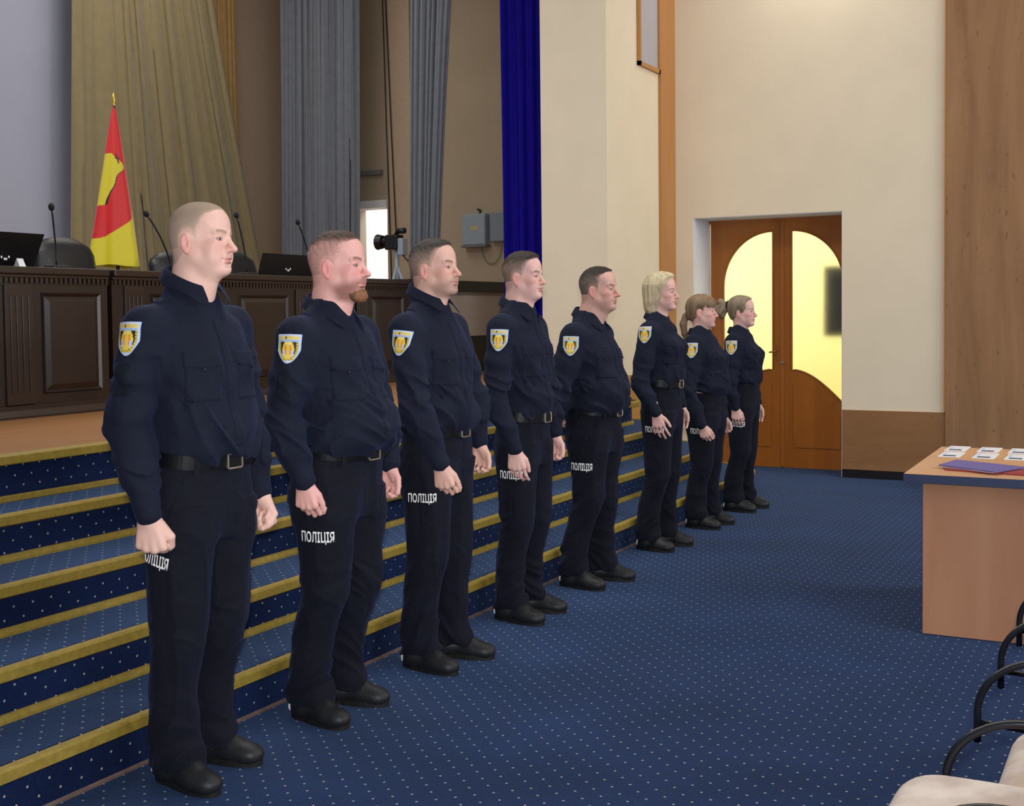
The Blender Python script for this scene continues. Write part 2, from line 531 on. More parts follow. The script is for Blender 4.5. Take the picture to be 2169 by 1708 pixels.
_fr = MB()
_fr.box(DX0 - door.location.x, DX1 - door.location.x, -0.03, 0.03, 2.342, DZ)
_fr.build('door_frame', FR, door)

# framed grille high on the side wall
gr = empty('framed_panel', (XS + 0.005, 10.26, 4.6), 'wood-framed grey panel high on the cream side wall', 'panel')
gm = MB()
gm.box(0, 0.03, -0.24, -0.21, -0.925, 0.9); gm.box(0, 0.03, 0.22, 0.25, -0.925, 0.9); gm.box(0, 0.03, -0.24, 0.25, -0.925, -0.89); gm.box(0, 0.03, -0.24, 0.25, 0.87, 0.9)
gm.build('frame', M['strip_wood'], gr)
g2 = MB().box(0, 0.012, -0.21, 0.22, -0.89, 0.87)
g2.build('grey_panel', mat('smooth_grey_panel', (176, 176, 184), rough=0.4, var=0.03, vscale=4), gr)

# ------------------------------------------------------------------ stage and steps
def plan(xf, yend, r, xback, ystart=-1.6, n=14):
    pts = [(xback, ystart), (xf, ystart)]
    for i in range(n + 1):
        a = PI / 2 * i / n
        pts.append((xf - r + r * math.cos(a), yend - r + r * math.sin(a)))
    pts.append((xback, yend))
    return pts
def edge_band(mb, xf, yend, r, xback, prof, ystart=-1.6, n=18):
    """sweeps profile [(offset inward, z)] along the open front edge of a plan"""
    base = [(xf, ystart, 1, 0)]
    for i in range(n + 1):
        a = PI / 2 * i / n
        base.append((xf - r + r * math.cos(a), yend - r + r * math.sin(a), math.cos(a), math.sin(a)))
    base.append((xback, yend, 0, 1))
    rows = []
    for x, y, nx, ny in base:
        rows.append([mb.bm.verts.new((x - nx * o, y - ny * o, z)) for o, z in prof])
    m_ = len(prof)
    for i in range(len(rows) - 1):
        for k in range(m_):
            mb.bm.faces.new((rows[i][k], rows[i][(k + 1) % m_], rows[i + 1][(k + 1) % m_], rows[i + 1][k]))
    mb.bm.faces.new(rows[0]); mb.bm.faces.new(rows[-1][::-1])

stair = empty('staircase', (XS, 4.0, 0), 'wide blue carpeted steps with yellow edges leading up to the stage', 'staircase')
def inv(o):
    return Matrix.Translation(-o.location)
for k in range(1, 5):
    xf = X0 - (k - 1) * TR
    ye = 9.42 + 0.16 * (5 - k)
    rr = 0.55 - 0.08 * (k - 1)
    body = MB().prism(plan(xf - 0.055, ye - 0.055, rr, XS - 0.02), (k - 1) * RI, k * RI - 0.022)
    st = body.build('step', M['carpet_riser'], stair, xf=inv(stair))
    tr = MB().prism(plan(xf - 0.05, ye - 0.05, rr, XS - 0.02), k * RI - 0.022, k * RI)
    tr.build('tread_carpet', M['carpet'], st)
    st.children[0].data.transform(inv(stair))
    ns = MB()
    z = k * RI
    edge_band(ns, xf, ye, rr, XS - 0.02, [(0.0, z - 0.036), (0.0, z - 0.004), (0.006, z + 0.004), (0.034, z + 0.004), (0.034, z - 0.03), (0.01, z - 0.042)])
    ns.build('nosing', M['nosing'], st, xf=inv(stair))
    ft = MB()
    z = (k - 1) * RI
    if k > 1:
        edge_band(ft, xf - 0.042, ye - 0.042, rr, XS - 0.02, [(0.0, z), (0.0, z + 0.01), (0.006, z + 0.026), (0.013, z + 0.03), (0.013, z)])
        ft.build('foot_trim', M['nosing'], st, xf=inv(stair))
    else:
        edge_band(ft, xf - 0.05, ye - 0.05, rr, XS - 0.02, [(0.0, 0.0), (0.0, 0.008), (0.005, 0.014), (0.005, 0.0)])
        ft.build('foot_strip', M['base_strip'], st, xf=inv(stair))

stage = empty('stage_platform', (XS, 4.0, 0), 'raised stage with wood floor behind the carpeted steps', 'stage')
struct(stage); del stage['label']; del stage['category']; stage.name = 'floor_stage'
MB().box(XB, XS, -3.0, YB, 0.0, ZS - 0.001).build('platform', M['stage_floor'], stage, xf=inv(stage))
rb = MB().box(XS, XS + 0.012, -1.6, YP - 0.02, 4 * RI, ZS - 0.03)
rb.build('top_riser', M['carpet_riser'], stage, xf=inv(stage))
ns = MB().box(XS - 0.03, XS + 0.055, -1.6, YP - 0.02, ZS - 0.034, ZS + 0.004, 0.005)
ns.build('nosing', M['nosing'], stage, xf=inv(stage))
MB().box(XS + 0.012, XS + 0.026, -1.6, YP, 4 * RI, 4 * RI + 0.028, 0.004).build('foot_trim', M['nosing'], stage, xf=inv(stage))

# stage walls
sw = MB()
OX0, OX1, OZ = -9.24, -8.77, 2.86
sw.box(XB, OX0, YB, YB + 0.2, ZS, TOP)
sw.box(OX1, -4.76, YB, YB + 0.2, ZS, TOP)
sw.box(OX0, OX1, YB, YB + 0.2, OZ, TOP)
struct(sw.build('wall_stage_side', M['stage_wall']))
struct(MB().box(-8.70, -8.36, YB - 0.06, YB, ZS, TOP).build('trim_7', mat('beige_pilaster', (182, 160, 136), rough=0.9, var=0.03)))
struct(MB().box(XB - 0.2, XB, -3.0, YB + 0.2, ZS, TOP).build('wall_stage_back', mat('beige_back_wall', (160, 140, 122), rough=0.9, var=0.03)))
struct(MB().box(XB, XB + 0.03, -1.0, 9.35, ZS, TOP).build('trim_8', M['stage_back']))
tf = MB()
tf.box(OX0 - 0.08, OX1 + 0.005, YB - 0.03, YB, OZ, OZ + 0.1)
struct(tf.build('trim_9', M['white']))
lg = MB().box(-9.3, -8.82, YB - 0.06, YB, 3.28, 3.34, 0.004)
tag(lg.build('wall_shelf', mat('grey_shelf', (120, 118, 116))), 'short grey shelf on the stage wall above the side doorway', 'shelf')
# room seen through the side doorway
rm = MB()
rm.box(-11.5, -7.0, YB + 2.6, YB + 2.7, ZS - 0.1, 4.2); rm.box(-11.5, -7.0, YB + 0.2, YB + 2.7, ZS - 0.1, ZS)
rm.box(-11.5, -11.4, YB + 0.2, YB + 2.7, ZS, 4.2); rm.box(-7.1, -7.0, YB + 0.2, YB + 2.7, ZS, 4.2)
struct(rm.build('wall_side_room', M['white']))
area('side_room_window_light', (-9.0, YB + 1.2, 4.1), (-9.8, YB + 2.2, 1.5), 2.4, 1.4, 170, (0.95, 0.97, 1.0))
dr = empty('arched_door', (-9.95, YB + 2.4, ZS), 'pinkish arched door leaf seen through the bright side doorway', 'door')
MB().box(-0.5, 0.32, -0.03, 0.03, 0.005, 2.0, 0.01).build('door_leaf', mat('pink_white_paint', (226, 190, 186), rough=0.6), dr)
a_ = MB(); a_.prism([(-0.36, 0.2), (0.2, 0.2)] + [(-0.08 + 0.28 * math.cos(t * PI / 12), 1.42 + 0.3 * math.sin(t * PI / 12)) for t in range(13)], -0.045, -0.028, 'Y')
a_.build('arched_panel', mat('peach_paint', (222, 184, 170), rough=0.6), dr)
# curtains
def curtain(name, label, m, top, bot, zt, zb, folds, amp, seed, nz=40, plane='X', group=None, thick=0.004, sweep=1.0):
    """top/bot: (fixed coordinate, start, end) of the hanging line; folds run down it"""
    rnd = random.Random(seed)
    ph = [rnd.uniform(0, 6.28) for _ in range(8)]
    nn = folds * 9
    rows = []
    for j in range(nz + 1):
        t = j / nz
        z = zt + (zb - zt) * t
        te = t ** sweep
        f = top[0] + (bot[0] - top[0]) * te
        a = top[1] + (bot[1] - top[1]) * te
        b = top[2] + (bot[2] - top[2]) * te
        row = []
        for i in range(nn + 1):
            s = i / nn
            w_ = s + 0.018 * math.sin(s * 11 + ph[0]) + 0.010 * math.sin(s * 23 + ph[1] + t * 1.2)
            d = math.sin(w_ * folds * 2 * PI + ph[2] + 0.5 * math.sin(t * 3 + s * 5))
            d = d * (0.65 + 0.35 * math.sin(w_ * 17 + ph[3])) + 0.35 * math.sin(w_ * folds * 4.6 * PI + ph[4] + t)
            d *= amp
            u = a + (b - a) * (s + 0.012 * math.sin(w_ * folds * 4 * PI + ph[5]))
            row.append((f + d, u, z) if plane == 'X' else (u, f + d, z))
        rows.append(row)
    o = MB().grid(rows).build(name, m, smooth=True)
    md = o.modifiers.new('thickness', 'SOLIDIFY'); md.thickness = thick
    tag(o, label, 'curtain', group)
    return o
curtain('stage_curtain', 'khaki stage curtain pulled aside in long diagonal folds behind the flag', M['khaki'], (-10.05, 9.06, 11.0), (-10.05, 8.86, 12.22), 5.9, 1.1, 9, 0.034, 3, plane='X', sweep=1.15)
curtain('stage_curtain', 'narrow ochre curtain hanging straight behind the khaki curtain', M['khaki2'], (-10.25, 10.7, 11.8), (-10.25, 10.7, 11.86), 5.9, 1.1, 12, 0.03, 5, plane='X')
curtain('stage_curtain', 'wide grey stage curtain left of the side doorway', M['grey_cloth'], (12.2, -9.84, -8.68), (12.2, -9.92, -8.76), 5.9, 1.1, 11, 0.045, 11, plane='Y')
curtain('stage_curtain', 'grey stage curtain narrowing downward between doorway and electrical box', M['grey_cloth'], (11.2, -7.23, -6.67), (11.2, -7.32, -7.0), 5.6, 1.1, 7, 0.04, 21, plane='Y', sweep=0.8)
curtain('stage_curtain', 'deep blue velvet main curtain beside the proscenium pier', M['blue_cloth'], (9.62, -5.28, -4.80), (9.62, -5.24, -4.80), 6.2, ZS + 0.01, 5, 0.04, 33, plane='Y')
# thin ropes on the stage side wall
for i, (xa, xb_) in enumerate(((-8.74, -8.66), (-8.70, -8.56))):
    r_ = MB().tube([(xa, YB - 0.09, 5.9), ((xa + xb_) / 2, YB - 0.09, 3.8), (xb_, YB - 0.09, 2.0), (xb_, YB - 0.08, 1.1)], 0.007, 6)
    tag(r_.build('rope', M['black_cloth'], smooth=True), ('left' if i == 0 else 'right') + ' one of two thin dark ropes hanging down the beige stage wall', 'rope', 'ropes on the stage wall')
# electrical boxes
eb = empty('electrical_box', (-7.40, YB, 2.52), 'pale blue-grey metal electrical box on the stage side wall', 'electrical box', 'electrical boxes on the stage wall')
MB().box(-0.19, 0.13, -0.12, 0, -0.19, 0.19, 0.008).build('case', M['grey_metal'], eb)
MB().box(-0.18, 0.12, -0.128, -0.12, -0.18, 0.18, 0.004).build('cover', M['grey_metal'], eb)
_s = MB(); _s.box(-0.07, 0.03, -0.131, -0.128, -0.01, 0.04); _s.build('sticker', mat('yellow_sticker', (190, 176, 120)), eb)
MB().box(-0.21, 0.14, -0.13, 0, -0.215, -0.19, 0.004).build('bottom_lip', mat('grey_lip', (110, 112, 112)), eb)
MB().tube([(0.0, -0.02, 0.19), (0.01, -0.02, 0.24), (-0.03, -0.02, 0.25)], 0.012, 8).build('cable_stub', M['black'], eb, smooth=True)
_c = MB().tube([(0.02 + 0.14 * (1 - math.cos(a * PI / 10)), -0.02, -0.2 - 0.22 * math.sin(a * PI / 10)) for a in range(11)], 0.006, 6)
_c.build('loop_cable', mat('grey_cable', (120, 116, 106)), eb, smooth=True)
eb2 = empty('electrical_box', (-7.1, YB, 2.53), 'darker grey electrical box half hidden behind the blue curtain', 'electrical box', 'electrical boxes on the stage wall')
MB().box(-0.12, 0.18, -0.1, 0, -0.17, 0.18, 0.008).build('case', mat('darker_grey_metal', (122, 134, 142), rough=0.5), eb2)
MB().box(-0.11, 0.17, -0.106, -0.1, -0.16, 0.17, 0.004).build('cover', mat('darker_grey_metal_cover', (128, 140, 148), rough=0.5), eb2)
# ------------------------------------------------------------------ figure modelling: signed distances on a grid, meshed by surface nets
F32 = np.float32
def axis_pts(a, b, fine, coarse):
    """grid axis from a to b; fine = [(lo, hi, step)], elsewhere coarse"""
    out = []
    x = a
    fine = sorted(fine)
    while x < b:
        out.append(x)
        st = coarse
        for lo, hi, s in fine:
            if lo - 1e-6 <= x < hi:
                st = min(st, s)
        for lo, hi, s in fine:
            if x < lo < x + st:
                st = lo - x if lo - x > 1e-4 else st
        x += st
    out.append(b)
    return np.array(out, F32)

def smin(a, b, k):
    if k <= 0:
        return np.minimum(a, b)
    h = np.clip(0.5 + 0.5 * (b - a) / k, 0, 1)
    return b * (1 - h) + a * h - k * h * (1 - h)
def smax(a, b, k):
    return -smin(-a, -b, k)
def sstep(a, b, x):
    t = np.clip((x - a) / (b - a), 0, 1)
    return t * t * (3 - 2 * t)

_rs = np.random.RandomState(5)
_LAT = _rs.rand(32, 32, 32).astype(F32)
def vnoise(x, y, z):
    x, y, z = np.broadcast_arrays(x, y, z)
    xi = np.floor(x).astype(np.int32); yi = np.floor(y).astype(np.int32); zi = np.floor(z).astype(np.int32)
    fx = x - xi; fy = y - yi; fz = z - zi
    fx = fx * fx * (3 - 2 * fx); fy = fy * fy * (3 - 2 * fy); fz = fz * fz * (3 - 2 * fz)
    xi &= 31; yi &= 31; zi &= 31
    x1 = (xi + 1) & 31; y1 = (yi + 1) & 31; z1 = (zi + 1) & 31
    L = _LAT
    a = L[xi, yi, zi] * (1 - fx) + L[x1, yi, zi] * fx
    b = L[xi, y1, zi] * (1 - fx) + L[x1, y1, zi] * fx
    c = L[xi, yi, z1] * (1 - fx) + L[x1, yi, z1] * fx
    d = L[xi, y1, z1] * (1 - fx) + L[x1, y1, z1] * fx
    return (a * (1 - fy) + b * fy) * (1 - fz) + (c * (1 - fy) + d * fy) * fz

class Field:
    def __init__(s, xs, ys, zs):
        s.xs, s.ys, s.zs = xs, ys, zs
        s.D = np.full((len(xs), len(ys), len(zs)), 0.5, F32)
    def add(s, fn, lo, hi, k=0.0, mode='u', pad=0.02):
        i0, i1 = np.searchsorted(s.xs, (lo[0] - pad, hi[0] + pad))
        j0, j1 = np.searchsorted(s.ys, (lo[1] - pad, hi[1] + pad))
        k0, k1 = np.searchsorted(s.zs, (lo[2] - pad, hi[2] + pad))
        if i1 <= i0 or j1 <= j0 or k1 <= k0:
            return
        X = s.xs[i0:i1][:, None, None]; Y = s.ys[j0:j1][None, :, None]; Z = s.zs[k0:k1][None, None, :]
        d = fn(X, Y, Z)
        sub = s.D[i0:i1, j0:j1, k0:k1]
        if mode == 'u':
            s.D[i0:i1, j0:j1, k0:k1] = smin(sub, d, k)
        elif mode == 's':
            s.D[i0:i1, j0:j1, k0:k1] = smax(sub, -d, k)
        elif mode == 'i':
            s.D[i0:i1, j0:j1, k0:k1] = smax(sub, d, k)
        elif mode == 'a':
            s.D[i0:i1, j0:j1, k0:k1] = sub + d
    def cap(s, a, b, ra, rb, k=0.0, mode='u', sc=(1, 1, 1)):
        a = np.array(a, float); b = np.array(b, float)
        R = max(ra, rb) + k
        lo = np.minimum(a, b) - R; hi = np.maximum(a, b) + R
        s.add(lambda X, Y, Z: d_cap(X, Y, Z, a, b, ra, rb), lo, hi, k, mode)
    def ell(s, c, r, k=0.0, mode='u', rot=None):
        c = np.array(c, float); r = np.array(r, float)
        R = r.max() + k
        s.add(lambda X, Y, Z: d_ell(X, Y, Z, c, r, rot), c - R, c + R, k, mode)
    def mesh(s):
        D, xs, ys, zs = s.D, s.xs, s.ys, s.zs
        neg = D < 0
        c = np.zeros(tuple(n - 1 for n in D.shape), np.int8)
        for dx in (0, 1):
            for dy in (0, 1):
                for dz in (0, 1):
                    c += neg[dx:D.shape[0] - 1 + dx, dy:D.shape[1] - 1 + dy, dz:D.shape[2] - 1 + dz]
        act = (c > 0) & (c < 8)
        I, J, K = np.nonzero(act)
        idx = np.full(act.shape, -1, np.int64)
        idx[I, J, K] = np.arange(len(I))
        acc = np.zeros((len(I), 3)); cnt = np.zeros(len(I))
        corners = [(dx, dy, dz) for dx in (0, 1) for dy in (0, 1) for dz in (0, 1)]
        for a in corners:
            for b in corners:
                if sum(b) - sum(a) == 1 and all(q >= p for p, q in zip(a, b)):
                    va = D[I + a[0], J + a[1], K + a[2]]; vb = D[I + b[0], J + b[1], K + b[2]]
                    m = (va < 0) != (vb < 0)
                    t = np.where(m, va / np.where(va == vb, 1, va - vb), 0)
                    pa = np.stack((xs[I + a[0]], ys[J + a[1]], zs[K + a[2]]), 1)
                    pb = np.stack((xs[I + b[0]], ys[J + b[1]], zs[K + b[2]]), 1)
                    acc += np.where(m[:, None], pa + t[:, None] * (pb - pa), 0)
                    cnt += m
        V = acc / cnt[:, None]
        quads = []
        def emit(m, i, j, k, offs, flip):
            q = np.stack([idx[i + o[0], j + o[1], k + o[2]] for o in offs], 1)
            ok = (q >= 0).all(1)
            q = q[ok]; fl = flip[ok]
            q[fl] = q[fl][:, ::-1]
            quads.append(q)
        i, j, k = np.nonzero(neg[:-1] != neg[1:])
        m = (j > 0) & (k > 0) & (j < D.shape[1] - 1) & (k < D.shape[2] - 1); i, j, k = i[m], j[m], k[m]
        emit(m, i, j, k, [(0, -1, -1), (0, 0, -1), (0, 0, 0), (0, -1, 0)], ~neg[i, j, k])
        i, j, k = np.nonzero(neg[:, :-1] != neg[:, 1:])
        m = (i > 0) & (k > 0) & (i < D.shape[0] - 1) & (k < D.shape[2] - 1); i, j, k = i[m], j[m], k[m]
        emit(m, i, j, k, [(-1, 0, -1), (-1, 0, 0), (0, 0, 0), (0, 0, -1)], ~neg[i, j, k])
        i, j, k = np.nonzero(neg[:, :, :-1] != neg[:, :, 1:])
        m = (i > 0) & (j > 0) & (i < D.shape[0] - 1) & (j < D.shape[1] - 1); i, j, k = i[m], j[m], k[m]
        emit(m, i, j, k, [(-1, -1, 0), (0, -1, 0), (0, 0, 0), (-1, 0, 0)], ~neg[i, j, k])
        return V, np.concatenate(quads)

def d_cap(X, Y, Z, a, b, ra, rb):
    ba = b - a
    L2 = float(ba @ ba) or 1e-9
    px, py, pz = X - a[0], Y - a[1], Z - a[2]
    t = np.clip((px * ba[0] + py * ba[1] + pz * ba[2]) / L2, 0, 1)
    return np.sqrt((px - t * ba[0]) ** 2 + (py - t * ba[1]) ** 2 + (pz - t * ba[2]) ** 2) - (ra + (rb - ra) * t)
def d_ell(X, Y, Z, c, r, rot=None):
    px, py, pz = X - c[0], Y - c[1], Z - c[2]
    if rot is not None:
        R = rot
        px, py, pz = (R[0][0] * px + R[0][1] * py + R[0][2] * pz, R[1][0] * px + R[1][1] * py + R[1][2] * pz, R[2][0] * px + R[2][1] * py + R[2][2] * pz)
    k0 = np.sqrt((px / r[0]) ** 2 + (py / r[1]) ** 2 + (pz / r[2]) ** 2)
    k1 = np.sqrt((px / r[0] ** 2) ** 2 + (py / r[1] ** 2) ** 2 + (pz / r[2] ** 2) ** 2)
    return k0 * (k0 - 1) / np.maximum(k1, 1e-6)
def d_loft(X, Y, Z, tab, n=2.3, ends=True):
    """tab rows: z, cx, cy, rx, ry"""
    zs = Z.ravel()
    T = np.array(tab, float)
    dense = np.linspace(T[0, 0], T[-1, 0], 160)
    cols = []
    for c in range(1, 5):
        v = np.interp(dense, T[:, 0], T[:, c])
        ker = np.hanning(13); ker /= ker.sum()
        v = np.convolve(np.pad(v, 6, mode='edge'), ker, 'valid')
        cols.append(np.interp(zs, dense, v)[None, None, :].astype(F32))
    cx, cy, rx, ry = cols
    q = (np.abs((X - cx) / rx) ** n + np.abs((Y - cy) / ry) ** n) ** (1 / n)
    d = (q - 1) * np.minimum(rx, ry)
    if ends:
        d = np.maximum(d, np.maximum(T[0, 0] - Z, Z - T[-1, 0]))
    return d

def make_mesh(name, V, Q, m, cols=None, smooth=True):
    me = bpy.data.meshes.new(name)
    me.vertices.add(len(V))
    me.vertices.foreach_set('co', np.asarray(V, F32).ravel())
    nf, w_ = Q.shape
    me.loops.add(nf * w_)
    me.loops.foreach_set('vertex_index', Q.astype(np.int32).ravel())
    me.polygons.add(nf)
    me.polygons.foreach_set('loop_start', np.arange(0, nf * w_, w_, dtype=np.int32))
    me.polygons.foreach_set('loop_total', np.full(nf, w_, np.int32))
    me.update(calc_edges=True)
    me.validate()
    me.polygons.foreach_set('use_smooth', [smooth] * len(me.polygons))
    me.materials.append(m)
    if cols is not None:
        a = me.color_attributes.new('col', 'FLOAT_COLOR', 'POINT')
        c4 = np.ones((len(V), 4), F32); c4[:, :3] = cols
        a.data.foreach_set('color', c4.ravel())
    return me

def keep_faces(V, Q, mask):
    Q = Q[mask]
    used = np.unique(Q)
    remap = np.full(len(V), -1, np.int64); remap[used] = np.arange(len(used))
    return V[used], remap[Q], used

def relax(V, Q, it=1, w=0.5):
    n = len(V)
    for _ in range(it):
        acc = np.zeros_like(V); cnt = np.zeros(n)
        for a, b in ((0, 1), (1, 2), (2, 3), (3, 0)):
            np.add.at(acc, Q[:, a], V[Q[:, b]]); np.add.at(cnt, Q[:, a], 1)
            np.add.at(acc, Q[:, b], V[Q[:, a]]); np.add.at(cnt, Q[:, b], 1)
        V = V * (1 - w) + w * acc / np.maximum(cnt, 1)[:, None]
    return V

SKIN = attr_mat('skin', rough=0.5, spec=0.35, sss=0.12, var=0.05, vscale=45)
HAIR = attr_mat('hair', rough=0.6, spec=0.3, var=0.25, vscale=140, bump=0.5, bscale=260)
STUB = attr_mat('clipped_hair', rough=0.75, spec=0.2, var=0.12, vscale=300)
M['uniform'] = mat('navy_uniform_cloth', (24, 28, 42), rough=0.85, spec=0.15, var=0.1, vscale=7, bump=0.5, bscale=38, sheen=0.12, sheen_rgb=(110, 130, 200))
M['uniform_dark'] = mat('dark_navy_cloth', (20, 22, 31), rough=0.85, spec=0.15, var=0.1, vscale=7, bump=0.5, bscale=38, sheen=0.12, sheen_rgb=(110, 130, 200))
M['boot'] = mat('black_boot_leather', (30, 32, 36), rough=0.5, spec=0.4, var=0.15, vscale=30, bump=0.15, bscale=120)
M['sole'] = mat('black_rubber_sole', (14, 14, 15), rough=0.7, var=0.1)
M['belt'] = mat('black_belt_leather', (12, 15, 20), rough=0.42, spec=0.25, var=0.15, vscale=20)
M['buckle'] = mat('brushed_buckle', (190, 186, 176), rough=0.3, metal=0.9, var=0.05)
M['reflect'] = mat('white_reflective_print', (255, 255, 255), rough=0.35, spec=0.8, var=0.0, sheen=1.0, sheen_rgb=(255, 255, 255))
M['eye'] = None

# ---- head in its own frame (origin between the ears, x forward, z up, adult male size)
def head_field(Fd, P):
    """adds the head to a field; returns nothing. Everything is given in head units and scaled"""
    hs = P['hs']; fw = P.get('face_w', 1.0); C = P['head']
    cy_, sy_ = math.cos(P.get('hyaw', 0)), math.sin(P.get('hyaw', 0))
    ct, st = math.cos(P.get('tilt', 0)), math.sin(P.get('tilt', 0))
    def to_local(X, Y, Z):
        px, py, pz = (X - C[0]) / hs, (Y - C[1]) / hs, (Z - C[2]) / hs
        x1 = cy_ * px + sy_ * py; y1 = -sy_ * px + cy_ * py
        return ct * x1 + st * pz, y1 / fw, -st * x1 + ct * pz
    P['to_local'] = to_local
    fem = P.get('fem', False)
    chub = P.get('chub', 0.0)
    E = lambda X, Y, Z, c, r, rot=None: d_ell(X, Y, Z, np.array(c), np.array(r), rot)
    Cc = lambda X, Y, Z, a, b, ra, rb: d_cap(X, Y, Z, np.array(a), np.array(b), ra, rb)
    def f(X0_, Y0_, Z0_):
        X, Y, Z = to_local(X0_, Y0_, Z0_)
        A = np.abs(Y)
        d = E(X, A, Z, (-0.018, 0, 0.036), (0.097, 0.076, 0.086))
        d = smin(d, E(X, A, Z, (0.030, 0, 0.045), (0.056, 0.060, 0.062)), 0.03)           # forehead
        d = smin(d, E(X, A, Z, (0.034, 0, -0.040), (0.052, 0.053 + 0.004 * chub, 0.070)), 0.03)  # face block
        d = smin(d, E(X, A, Z, (-0.050, 0, -0.015), (0.052, 0.056, 0.06)), 0.03)          # occiput
        jw = 0.046 if fem else 0.051
        d = smin(d, Cc(X, A, Z, (0.006, jw - 0.008, -0.056), (0.062, 0.020, -0.094), 0.0155 + 0.003 * chub, 0.015), 0.034)  # jaw line
        d = smin(d, E(X, A, Z, (0.075, 0, -0.097), (0.020, 0.023, 0.018)), 0.02)          # chin
        d = smin(d, E(X, A, Z, (0.057, 0.040, -0.022), (0.026, 0.020, 0.020)), 0.02)      # cheekbone
        d = smin(d, E(X, A, Z, (0.058, 0.030, -0.055), (0.026, 0.022 + 0.006 * chub, 0.028)), 0.02)      # cheek
        br = 0.0065 if fem else 0.0085
        d = smin(d, Cc(X, A, Z, (0.083, 0.010, 0.020), (0.070, 0.044, 0.022), br, br * 0.8), 0.014)  # brow
        d = smax(d, -E(X, A, Z, (0.096, 0.031, 0.002), (0.020, 0.0195, 0.0135)), 0.012)    # socket
        d = smin(d, E(X, A, Z, (0.0675, 0.031, 0.001), (0.0158, 0.0180, 0.0140)), 0.004)   # lids
        d = smin(d, Cc(X, A, Z, (0.078, 0.020, -0.011), (0.071, 0.042, -0.010), 0.003, 0.003), 0.006)   # lower lid roll
        d = smin(d, Cc(X, A, Z, (0.0775, 0.020, 0.0075), (0.072, 0.041, 0.0065), 0.0035, 0.003), 0.005)
        # nose
        nl = P.get('nose', 1.0)
        d = smin(d, Cc(X, A, Z, (0.083, 0, 0.014), (0.096 + 0.009 * nl, 0, -0.026), 0.0066, 0.0095), 0.011)
        d = smin(d, E(X, A, Z, (0.098 + 0.010 * nl, 0, -0.0325), (0.0120, 0.0120, 0.0100)), 0.007)
        d = smin(d, E(X, A, Z, (0.094, 0.0130, -0.036), (0.0135, 0.0082, 0.0082)), 0.005)
        d = smin(d, E(X, A, Z, (0.078, 0, -0.050), (0.018, 0.024, 0.016)), 0.012)       # muzzle
        d = smax(d, -E(X, A, Z, (0.1015, 0.006, -0.0425), (0.006, 0.0034, 0.0034)), 0.003)  # nostril
        # lips
        lp = 1.15 if fem else 1.0
        d = smin(d, E(X, A, Z, (0.0865, 0, -0.0615), (0.0125, 0.0215, 0.0052 * lp)), 0.004)
        d = smin(d, E(X, A, Z, (0.0850, 0, -0.0725), (0.0120, 0.0185, 0.0062 * lp)), 0.004)
        d = smax(d, -E(X, A, Z, (0.101, 0, -0.0668), (0.012, 0.0235, 0.0013)), 0.0022)
        d = smax(d, -E(X, A, Z, (0.098, 0, -0.0835), (0.010, 0.02, 0.004)), 0.008)       # under lip
        d = smax(d, -E(X, A, Z, (0.086, 0.027, -0.067), (0.006, 0.004, 0.004)), 0.006)   # mouth corner
        # temple hollow, philtrum
        d = smax(d, -E(X, A, Z, (0.045, 0.083, 0.022), (0.03, 0.018, 0.03)), 0.03)
        P['_nohair'] = None
        # ears
        a_ = 0.22
        rot = ((math.cos(a_), 0, math.sin(a_)), (0, 1, 0), (-math.sin(a_), 0, math.cos(a_)))
        rot2 = ((0.93, -0.36, 0.15), (0.36, 0.93, 0.05), (-0.15, 0.0, 0.99))
        e = E(X, A, Z, (-0.014, 0.080, -0.015), (0.0165, 0.0075, 0.031), rot2)
        e = smax(e, -E(X, A, Z, (-0.0095, 0.0890, -0.011), (0.0105, 0.0092, 0.0215), rot2), 0.002)
        e = smin(e, Cc(X, A, Z, (-0.018, 0.084, -0.003), (-0.015, 0.083, -0.027), 0.0030, 0.0030), 0.004)
        e = smin(e, E(X, A, Z, (-0.004, 0.0775, -0.018), (0.0045, 0.004, 0.006)), 0.003)
        e = smin(e, E(X, A, Z, (-0.010, 0.0770, -0.041), (0.007, 0.0055, 0.008)), 0.005)
        d = smin(d, e, 0.004)
        # eyelid slit: a small almond opening in front of the eyeball
        d = smax(d, -E(X, A, Z, (0.086, 0.0310, 0.0006), (0.0110, 0.0132, 0.0042)), 0.0012)
        return d * hs
    R = 0.16 * hs
    Fd.add(f, (C[0] - R, C[1] - R * 0.75, C[2] - R * 0.85), (C[0] + R, C[1] + R * 0.75, C[2] + R), 0.03, pad=0.0)

def hairline(x, a, z, P):
    """>0 where scalp hair grows (head units)"""
    rec = P.get('recede', 0.0)
    xf = np.interp(z, [-0.095, -0.078, -0.06, -0.042, -0.036, -0.022, 0.010, 0.045, 0.065, 0.080, 0.092, 0.100, 0.125],
                   [-0.16, -0.075, -0.050, -0.034, -0.030, 0.010, 0.018, 0.032 - rec * 0.4, 0.044 - rec, 0.052 - rec, 0.064 - rec * 0.8, 0.078 - rec * 0.7, 0.13]).astype(F32)
    g = xf - x
    g = g + 0.004 * (vnoise(x * 140, a * 140, z * 140) - 0.5)
    g = np.minimum(g, (z + 0.082))
    # behind and over the ear
    near_ear = (np.sqrt(((x + 0.012) / 0.024) ** 2 + ((z + 0.015) / 0.036) ** 2) - 1) * 0.026
    g = np.where(a > 0.055, np.minimum(g, near_ear), g)
    return g

